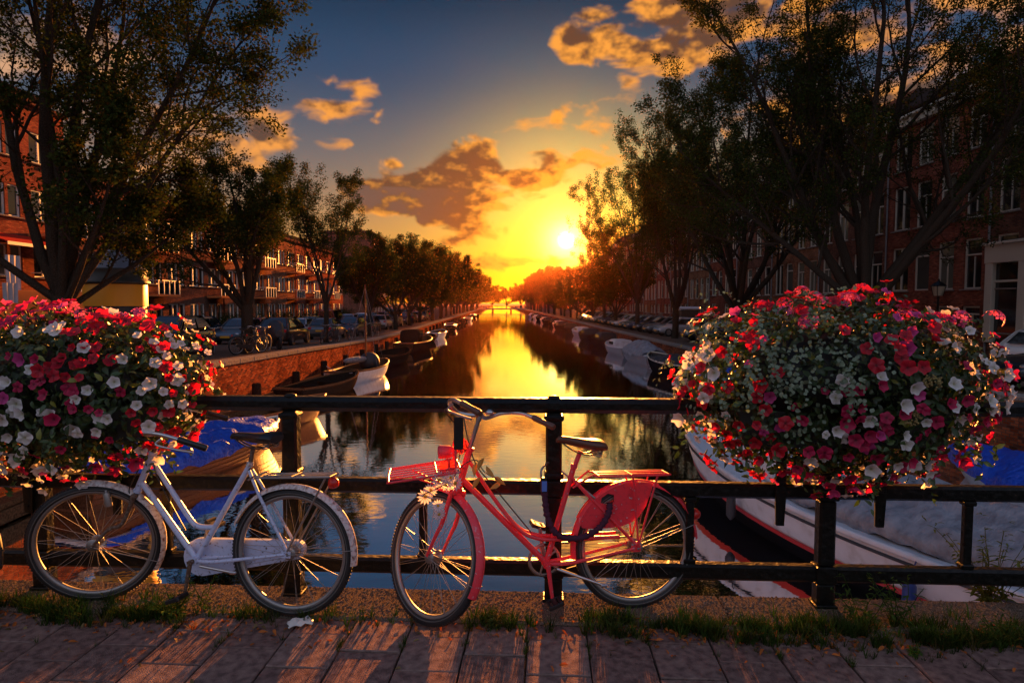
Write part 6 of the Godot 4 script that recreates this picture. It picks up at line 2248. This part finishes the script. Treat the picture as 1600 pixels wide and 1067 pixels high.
func boats() -> void:
	mat("hull_white", Color(0.62, 0.64, 0.68), 0.32)
	textured(M.hull_white, ntex(0.012, 5, [[0.0, Color(0.4, 0.38, 0.36)], [0.4, Color(0.6, 0.6, 0.62)], [1.0, Color(0.68, 0.69, 0.72)]]), 2.2)
	M.hull_white.albedo_color = Color.WHITE
	mat("hull_grey", Color(0.2, 0.2, 0.22), 0.6)
	mat("hull_black", Color(0.012, 0.012, 0.014), 0.7)
	mat("hull_red", Color(0.55, 0.02, 0.012), 0.4)
	mat("hull_blue", Color(0.02, 0.05, 0.2), 0.4)
	mat("boat_deck", Color(0.5, 0.52, 0.56), 0.5)
	var bt := textured(mat("blue_tarp", Color.WHITE, 0.38), ntex(0.02, 5, [[0.0, Color(0.006, 0.035, 0.33)], [0.6, Color(0.012, 0.07, 0.5)], [1.0, Color(0.05, 0.13, 0.55)]]), 1.6, false, ntex(0.03, 5, [], 9.0, FastNoiseLite.TYPE_SIMPLEX_SMOOTH, 512, 90), 1.0)
	bt.roughness = 0.38
	textured(mat("grey_tarp", Color.WHITE, 0.6), ntex(0.015, 5, [[0.0, Color(0.11, 0.11, 0.13)], [0.5, Color(0.22, 0.23, 0.26)], [1.0, Color(0.34, 0.35, 0.38)]]), 1.8, false, ntex(0.02, 5, [], 9.0, FastNoiseLite.TYPE_SIMPLEX_SMOOTH, 512, 91), 1.0)
	mat("dark_tarp", Color(0.03, 0.03, 0.035), 0.6)
	# the white sloop below the right basket
	var gr := "boats moored along the right quay"
	var dirx := -sin(deg_to_rad(17.0))
	var dirz := cos(deg_to_rad(17.0))
	var s := boat("motor_sloop", "large white sloop with a red waterline stripe and grey cover below the right flower basket", "boat", 4.15 - dirx * 4.0, 12.6 - dirz * 4.0, 107.0, 8.0, 2.5, 0.8, "hull_white", "boat_deck", "hull_white", "", 0.8)
	part(s, "waterline_stripe", hull_sheet(8.0, 2.5, 0.8, 0.8, -0.012, -0.7, -0.64, 3), M.hull_red)
	part(s, "waterline_stripe", hull_sheet(8.0, 2.5, 0.8, 0.8, -0.012, 0.64, 0.7, 3), M.hull_red)
	part(s, "bottom_paint", hull_sheet(8.0, 2.5, 0.8, 0.8, -0.008, -0.64, 0.64, 9), M.hull_black)
	var dm := MB.new()
	var rings := []
	for i in 19:
		var f := i / 18.0
		var g := hull_point(8.0, 2.5, 0.8, 0.8, f, 1.0, 0.03)
		var inner := maxf(g.z - (0.36 if f < 0.72 else 0.36 + (f - 0.72) * 6.0), 0.0)
		var ring := PackedVector3Array()
		for q: float in [-1.0, 1.0]:
			if q < 0:
				ring.append(Vector3(g.x, g.y + 0.01, -g.z))
				ring.append(Vector3(g.x, g.y + 0.035, -inner))
			else:
				ring.append(Vector3(g.x, g.y + 0.035, inner))
				ring.append(Vector3(g.x, g.y + 0.01, g.z))
		rings.append(ring)
	for sd: float in [0.0, 2.0]:
		var half := []
		for ring in rings:
			half.append(PackedVector3Array([ring[int(sd)], ring[int(sd) + 1]]))
		dm.loft(half, false, false)
	part(s, "side_deck", dm.mesh(), M.boat_deck)
	var fm := MB.new()
	fm.loft([rounded_ring(1.2, 0.6, 1.28, 0.78, 14, 0.45), rounded_ring(1.3, 0.6, 1.3, 0.78, 14, 0.45), rounded_ring(2.4, 0.7, 1.22, 0.5, 14, 0.6), rounded_ring(2.9, 0.8, 1.1, 0.25, 14, 0.8)])
	part(s, "cuddy", fm.mesh(), M.hull_white)
	tarpaulin(s, 7.4, 2.0, 0.86, "grey_tarp", 0.03, 0.62, 0.5, 0.06, 95)
	var rl := MB.new()
	rl.tube(curve([Vector3(3.4, 1.05, -0.3), Vector3(3.5, 1.3, -0.28), Vector3(4.15, 1.4, 0.0), Vector3(3.5, 1.3, 0.28), Vector3(3.4, 1.05, 0.3)], 4), 0.014, 6)
	part(s, "bow_rail", rl.mesh(), M.steel)
	for f: float in [0.3, 0.5, 0.68]:   # rubber fenders over the side
		var g := hull_point(8.0, 2.5, 0.8, 0.8, f, -1.0, -0.1)
		var nm := MB.new()
		nm.lathe([Vector2(0.0, 0.22), Vector2(0.03, 0.2), Vector2(0.07, 0.14), Vector2(0.075, -0.14), Vector2(0.03, -0.2), Vector2(0.0, -0.22)], 12, Transform3D(Basis.IDENTITY, Vector3(g.x, g.y - 0.4, g.z)))
		nm.bar(Vector3(g.x, g.y - 0.2, g.z), Vector3(g.x, g.y + 0.04, g.z + 0.1), 0.008, 5)
		if f != 0.5:
			part(s, "fender", nm.mesh(), M.hull_blue if f < 0.4 else M.dark_tarp)
	var sb := MB.new()   # rub rail under the gunwale
	for sd: float in [-1.0, 1.0]:
		var pts := []
		for i in 19:
			pts.append(hull_point(8.0, 2.5, 0.8, 0.8, i / 18.0, sd * 0.95, -0.012))
		sb.tube(pts, 0.02, 6)
	part(s, "rub_rail", sb.mesh(), M.dark_tarp)
	rope(s, Vector3(3.7, 1.1, 0.2), Vector3(10.9, -0.6, -13.5))
	var b2 := boat("covered_boat", "boat under a bright blue tarpaulin against the right quay wall", "boat", 10.0, 10.7, 92.0, 5.0, 1.7, 0.4, "hull_white", "old_wood", "hull_white", gr)
	tarpaulin(b2, 5.0, 1.86, 0.44, "blue_tarp", 0.02, 0.96, 0.34, 0.2, 96)
	# left quay, near
	var gl := "boats moored along the left quay"
	var b := boat("covered_boat", "varnished wooden boat half under a blue tarpaulin, nearest the bridge on the left", "boat", -6.85, 13.9, 71.6, 5.4, 1.9, 0.5, "varnished_wood", "old_wood", "white_trim", gl)
	tarpaulin(b, 5.4, 1.96, 0.53, "blue_tarp", 0.02, 0.9, 0.34, 0.16, 97)
	for sd: float in [-1.0, 1.0]:   # overlapping strakes
		for k in 4:
			var pts := []
			for i in 19:
				pts.append(hull_point(5.4, 1.9, 0.5, 0.75, i / 18.0, sd * (0.62 + 0.1 * k), -0.004))
			var sm := MB.new()
			sm.tube(pts, 0.012, 5)
			part(b, "strake", sm.mesh(), M.varnished_wood)
	b = boat("rowing_boat", "open wooden rowing boat with its orange bow lifted, beyond the blue covered boat", "rowing boat", -7.0, 18.7, 62.0, 4.6, 1.6, 0.5, "varnished_wood", "old_wood", "varnished_wood", gl)
	thwarts(b, 4.6, 1.6, 0.5, "old_wood", [0.25, 0.5, 0.7])
	rope(b, Vector3(-2.1, 0.5, -0.4), Vector3(-8.1, -1.2, -17.3))
	b = boat("rowing_boat", "low dark open rowing boat in front of the white sailing boat", "rowing boat", -7.1, 25.8, 76.0, 5.0, 1.7, 0.5, "dark_wood", "dark_wood", "old_wood", gl)
	thwarts(b, 5.0, 1.7, 0.5, "dark_wood", [0.2, 0.45, 0.68])
	rope(b, Vector3(2.5, 0.62, 0.0), Vector3(-8.1, -1.2, -29.8))
	b = boat("sailing_boat", "small white sailing boat with a bare mast on the left", "sailing boat", -6.7, 31.2, 78.0, 5.2, 1.8, 0.55, "hull_white", "old_wood", "varnished_wood", gl)
	thwarts(b, 5.2, 1.8, 0.55, "old_wood", [0.3, 0.55])
	var mm := MB.new()
	mm.tube([Vector3(0.5, 0.0, 0), Vector3(0.5, 4.6, 0)], [0.05, 0.03], 8)
	var mast := part(b, "mast", mm.mesh(), M.varnished_wood)
	var wm := MB.new()
	for q in [Vector3(2.7, 0.7, 0), Vector3(-0.1, 0.55, 0.85), Vector3(-0.1, 0.55, -0.85)]:
		wm.bar(Vector3(0.5, 4.5, 0), q, 0.008, 4)
	part(mast, "rigging", wm.mesh(), M.dull_steel)
	var sm := MB.new()
	sm.tube(curve([Vector3(0.4, 0.95, 0), Vector3(-0.6, 1.0, 0.05), Vector3(-1.9, 1.05, 0)], 5), [0.08, 0.11, 0.14, 0.15, 0.16, 0.15, 0.16, 0.14, 0.13, 0.1, 0.06], 9)
	part(b, "furled_sail", sm.mesh(), M.grey_tarp)
	var cv := MB.new()
	cv.ball(Vector3(0.9, 0.75, 0), Vector3(0.6, 0.5, 0.5), 14, 8)
	part(b, "spray_cover", cv.mesh(), M.dark_tarp)
	b = boat("motor_launch", "long black launch lying low in the shadow beyond the sailing boat", "boat", -6.7, 38.6, 82.0, 6.4, 2.0, 0.6, "hull_black", "dark_wood", "dark_wood", gl)
	thwarts(b, 6.4, 2.0, 0.6, "old_wood", [0.2, 0.4, 0.6])
	b = boat("motor_launch", "dark launch with a small wheelhouse and tiller on the left", "boat", -6.6, 50.5, 84.0, 7.6, 2.1, 0.7, "hull_black", "old_wood", "varnished_wood", gl)
	cuddy(b, -1.0, 0.6, 2.0, 1.5, 1.1, "dark_wood")
	var open_boat := boat("rowing_boat", "dark skiff moored beyond the wheelhouse launch on the left quay", "rowing boat", -6.9, 60.5, 86.0, 5.0, 1.7, 0.5, "hull_black", "dark_wood", "old_wood", gl)
	thwarts(open_boat, 5.0, 1.7, 0.5, "old_wood", [0.25, 0.5, 0.7])
	var white_boat := boat("motor_boat", "white open motor boat with sunlit bow, far along the left quay", "boat", -6.6, 68.0, 85.0, 5.4, 1.8, 0.6, "hull_white", "varnished_wood", "hull_white", gl)
	thwarts(white_boat, 5.4, 1.8, 0.6, "old_wood", [0.25, 0.55])
	var ords := ["first", "second", "third", "fourth", "fifth", "sixth", "seventh", "eighth", "ninth", "tenth", "eleventh", "twelfth", "thirteenth", "fourteenth"]
	for k in 14:
		var src: Node3D = open_boat if k % 5 != 2 else white_boat
		var o: Node3D = src.duplicate()
		o.name = numbered("rowing_boat" if k % 5 != 2 else "motor_boat")
		add_child(o, true)
		o.position = Vector3(-6.8 + 0.3 * sin(k * 2.0), WATER_Y, -76.0 - k * 8.2)
		o.rotation.y = deg_to_rad(90.0 + 5.0 * sin(k * 3.1))
		o.set_meta("label", "%s small boat past the white sunlit one on the left quay" % ords[k])
		o.set_meta("group", gl)
	# right quay
	b = boat("motor_boat", "small orange boat with a blue cover just left of the right flower basket", "boat", 9.4, 26.6, 100.0, 4.8, 1.8, 0.6, "varnished_wood", "hull_white", "hull_white", gr)
	tarpaulin(b, 4.8, 1.8, 0.6, "blue_tarp", 0.1, 0.55, 0.4, 0.08, 98)
	b = boat("motor_launch", "black launch with a pale rim beside the blue covered boat on the right", "boat", 9.0, 32.4, 97.0, 6.0, 2.0, 0.7, "hull_black", "dark_tarp", "cream_trim", gr)
	tarpaulin(b, 5.8, 1.9, 0.73, "dark_tarp", 0.05, 0.7, 0.3, 0.05, 99)
	b = boat("covered_boat", "pale rimmed boat under a peaked grey cover between the black launch and the cabin boat", "boat", 8.9, 39.3, 96.0, 5.2, 1.9, 0.6, "hull_grey", "boat_deck", "hull_white", gr)
	tarpaulin(b, 5.2, 1.9, 0.6, "grey_tarp", 0.05, 0.9, 0.75, 0.1, 100)
	var cab := boat("motor_boat", "grey boat with a white cabin top on the right quay", "boat", 8.8, 46.0, 95.0, 5.4, 1.9, 0.6, "hull_grey", "boat_deck", "hull_white", gr)
	cuddy(cab, 0.4, 0.4, 2.2, 1.4, 0.7, "hull_white")
	var dark := boat("motor_launch", "dark covered launch moored behind the white cabin top boat on the right", "boat", 9.0, 54.0, 95.0, 6.0, 2.0, 0.65, "hull_black", "dark_wood", "dark_wood", gr)
	cuddy(dark, 0.2, 0.4, 2.4, 1.5, 0.85, "dark_tarp")
	for k in 14:
		var src: Node3D = dark if k % 3 != 1 else cab
		var o: Node3D = src.duplicate()
		o.name = numbered("motor_launch" if k % 3 != 1 else "motor_boat")
		add_child(o, true)
		o.position = Vector3(8.9 + 0.3 * sin(k * 1.7), WATER_Y, -62.5 - k * 8.4)
		o.rotation.y = deg_to_rad(93.0 + 5.0 * sin(k * 2.3))
		o.set_meta("label", "%s boat past the dark covered launch on the right quay" % ords[k])
		o.set_meta("group", gr)

# ---------------------------------------------------------------- street furniture
func furniture() -> void:
	var p := Vector3(-10.4, quay_y(17.6), -17.6)
	var t := thing("advertising_column", "yellow round advertising column with a grey conical roof behind the left basket", "advertising column", p)
	var put := func(called: String, pr: Array, m: String, n := 36) -> MeshInstance3D:
		var mb := MB.new()
		mb.lathe(pr, n)
		return part(t, called, mb.mesh(), M[m])
	put.call("plinth", [Vector2(0.0, 0.0), Vector2(0.8, 0.0), Vector2(0.8, 0.3), Vector2(0.74, 0.34), Vector2(0.0, 0.34)], "dark_trim")
	put.call("drum", [Vector2(0.72, 0.3), Vector2(0.72, 1.72)], "dark_poster")
	put.call("band", [Vector2(0.7, 1.7), Vector2(0.76, 1.7), Vector2(0.76, 2.28), Vector2(0.7, 2.28)], "yellow_paint")
	put.call("eaves", [Vector2(0.6, 2.27), Vector2(0.82, 2.29), Vector2(0.84, 2.36), Vector2(0.76, 2.42), Vector2(0.72, 2.62), Vector2(0.78, 2.66), Vector2(0.74, 2.7)], "dark_trim")
	put.call("roof", [Vector2(0.76, 2.68), Vector2(0.6, 2.82), Vector2(0.38, 3.04), Vector2(0.16, 3.28), Vector2(0.06, 3.36), Vector2(0.06, 3.46), Vector2(0.1, 3.52), Vector2(0.05, 3.6), Vector2(0.0, 3.62)], "zinc")
	for k in 7:
		var a := TAU * k / 7 + 0.4
		var pm := MB.new()
		var ring := []
		for e in 7:
			var b := a + (e / 6.0 - 0.5) * 0.78
			ring.append(Vector3(cos(b) * 0.726, 0, sin(b) * 0.726))
		for e in 6:
			pm.quad(ring[e + 1] + Vector3(0, 0.45, 0), ring[e] + Vector3(0, 0.45, 0), ring[e] + Vector3(0, 1.6, 0), ring[e + 1] + Vector3(0, 1.6, 0))
		part(t, "poster", pm.mesh(), [M.dark_poster, M.brown_leather, M.dark_poster, M.hull_blue, M.dark_poster, M.car_green, M.dark_poster][k])
	# old street lamp before the right hand houses
	t = thing("street_lamp", "old lantern street lamp in front of the red brick houses on the right", "street lamp", Vector3(20.0, quay_y(28.8, 1.0), -28.8))
	var pm := MB.new()
	pm.lathe([Vector2(0.0, 0.0), Vector2(0.16, 0.0), Vector2(0.15, 0.5), Vector2(0.09, 0.6), Vector2(0.08, 1.1), Vector2(0.055, 1.2), Vector2(0.045, 2.8), Vector2(0.08, 2.84), Vector2(0.03, 2.9), Vector2(0.0, 2.9)], 14)
	pm.bar(Vector3(0, 2.6, -0.3), Vector3(0, 2.6, 0.3), 0.02, 6)
	part(t, "post", pm.mesh(), M.black_paint)
	var lm := MB.new()
	lm.loft([PackedVector3Array([Vector3(-0.13, 2.92, 0.13), Vector3(0.13, 2.92, 0.13), Vector3(0.13, 2.92, -0.13), Vector3(-0.13, 2.92, -0.13)]), PackedVector3Array([Vector3(-0.2, 3.36, 0.2), Vector3(0.2, 3.36, 0.2), Vector3(0.2, 3.36, -0.2), Vector3(-0.2, 3.36, -0.2)])])
	var lantern := part(t, "lantern", lm.mesh(), M.lamp_glass)
	var cm := MB.new()
	cm.lathe([Vector2(0.3, 3.35), Vector2(0.32, 3.38), Vector2(0.16, 3.52), Vector2(0.05, 3.58), Vector2(0.03, 3.68), Vector2(0.0, 3.7)], 4, Transform3D(Basis(Vector3.UP, PI / 4), Vector3.ZERO))
	for q in [[-1, 1], [1, 1], [1, -1], [-1, -1]]:
		cm.bar(Vector3(0.13 * q[0], 2.9, 0.13 * q[1]), Vector3(0.205 * q[0], 3.37, 0.205 * q[1]), 0.014, 5)
	part(lantern, "lantern_frame", cm.mesh(), M.black_paint)
	# dark cabinet among the cars on the right
	t = thing("cabinet", "dark street cabinet with a pale rounded top among the cars on the right quay", "street cabinet", Vector3(16.6, quay_y(55.0, 1.0), -56.0))
	var bm := MB.new()
	bm.box(Vector3(0, 1.0, 0), Vector3(1.5, 2.0, 1.3), 0.04)
	part(t, "body", bm.mesh(), M.dark_trim)
	var rm := MB.new()
	rm.loft([rounded_ring(-0.85, 1.95, 2.3, 0.75, 14, 0.7), rounded_ring(0.85, 1.95, 2.3, 0.75, 14, 0.7)])
	part(t, "roof", rm.mesh(), M.boat_deck)
	# motorcycle under a black cover
	t = thing("covered_motorcycle", "motorcycle under a black cover on the left quay, beside the bushy elm", "motorcycle", Vector3(-10.1, quay_y(28.6), -28.6), deg_to_rad(-50.0))
	var vm := MB.new()
	var nz := FastNoiseLite.new()
	nz.frequency = 1.4
	var rings := []
	for q in [[-1.05, 0.25, 0.62, 0.12], [-0.95, 0.14, 0.8, 0.26], [-0.6, 0.1, 0.88, 0.33], [-0.1, 0.1, 0.92, 0.34], [0.25, 0.12, 1.15, 0.38], [0.45, 0.2, 1.28, 0.36], [0.62, 0.4, 1.15, 0.26], [0.85, 0.55, 0.85, 0.16]]:
		var ring := rounded_ring(q[0], q[1], q[2], q[3], 18, 0.7)
		for j in ring.size():
			ring[j] += Vector3.ONE * nz.get_noise_3d(ring[j].x * 3, ring[j].y * 3, ring[j].z * 3) * 0.06
		rings.append(ring)
	vm.loft(rings)
	part(t, "cover", vm.mesh(), M.dark_tarp)
	var up := Basis(Vector3.RIGHT, PI / 2)
	for x: float in [-0.72, 0.78]:
		var wm := MB.new()
		wm.torus(Transform3D(up, Vector3(x, 0.3, 0)), 0.25, 0.055, 28, 8)
		wm.lathe([Vector2(0.0, 0.03), Vector2(0.08, 0.03), Vector2(0.2, 0.015), Vector2(0.2, -0.015), Vector2(0.08, -0.03), Vector2(0.0, -0.03)], 18, Transform3D(up, Vector3(x, 0.3, 0)))
		part(t, "wheel", wm.mesh(), M.rubber)
	# bicycles left against the elm and the kerb of the left quay
	var src := get_node("bicycle_002") as Node3D
	var spots := [[-10.25, 22.4, 100.0, "dark bicycle standing by the kerb left of the bushy elm"], [-9.7, 23.7, 60.0, "bicycle leaning against the bushy elm's trunk, nearer the bridge"], [-9.5, 24.4, 75.0, "bicycle leaning against the bushy elm's trunk, nearer the water"], [-9.7, 35.0, 95.0, "first dark bicycle of the cluster by the slender elm"], [-9.5, 36.0, 80.0, "second dark bicycle of the cluster by the slender elm"], [-9.8, 37.9, 100.0, "bicycle just beyond the slender elm on the left quay"], [-9.6, 41.0, 85.0, "bicycle midway between the slender elm and the small round elm"], [-9.6, 45.5, 92.0, "bicycle parked on the quay edge before the small round elm"], [-9.5, 48.0, 80.0, "bicycle leaning against the small round elm"]]
	for q in spots:
		var o: Node3D = src.duplicate()
		o.name = numbered("bicycle")
		add_child(o, true)
		o.transform = Transform3D(Basis(Vector3.UP, deg_to_rad(q[2])) * Basis(Vector3.RIGHT, 0.12), Vector3(q[0], quay_y(q[1]) + 0.01, -q[1]))
		o.set_meta("label", q[3])
		o.set_meta("group", "bicycles parked on the left quay")
	# hedges before the left blocks
	var r := seeded(881)
	for k in 5:
		var hx := -20.6
		var hz := 40.0 + k * 11.0
		var wv := []
		var tn := []
		for e in 900:
			var d := Vector3(rr(r, -1, 1), rr(r, 0, 1), rr(r, -1, 1))
			wv.append(Transform3D(Basis(Vector3(rr(r, -1, 1), rr(r, -1, 1), rr(r, -1, 1)).normalized(), rr(r, 0, TAU)).scaled(Vector3.ONE * rr(r, 0.8, 1.4)), Vector3(d.x * 1.0, d.y * (1.5 + 0.3 * sin(d.z * 5.0)), d.z * 4.0)))
			var g := rr(r, 0.5, 1.3)
			tn.append(Color(0.035 * g, 0.05 * g, 0.015 * g))
		var h := thing("hedge", "%s dark garden hedge from the bridge before the left apartment blocks" % ["first", "second", "third", "fourth", "fifth"][k], "hedge", Vector3(hx, -0.85, -hz), 0.0, "hedges before the left blocks")
		copies(h, "leaves", leaf_meshes[0], M.leaf, wv, tn)

func _ready() -> void:
	setup()
	make_materials()
	ground_and_canal()
	railing()
	buildings()
	trees()
	cars()
	boats()
	basket("overflowing basket of white, red and pink petunias at the left of the railing", -2.46, true, 501)
	basket("overflowing basket of crimson and white petunias with silver foliage at the right of the railing", 1.81, false, 502)
	bikes()
	furniture()
	garland()
	verge()
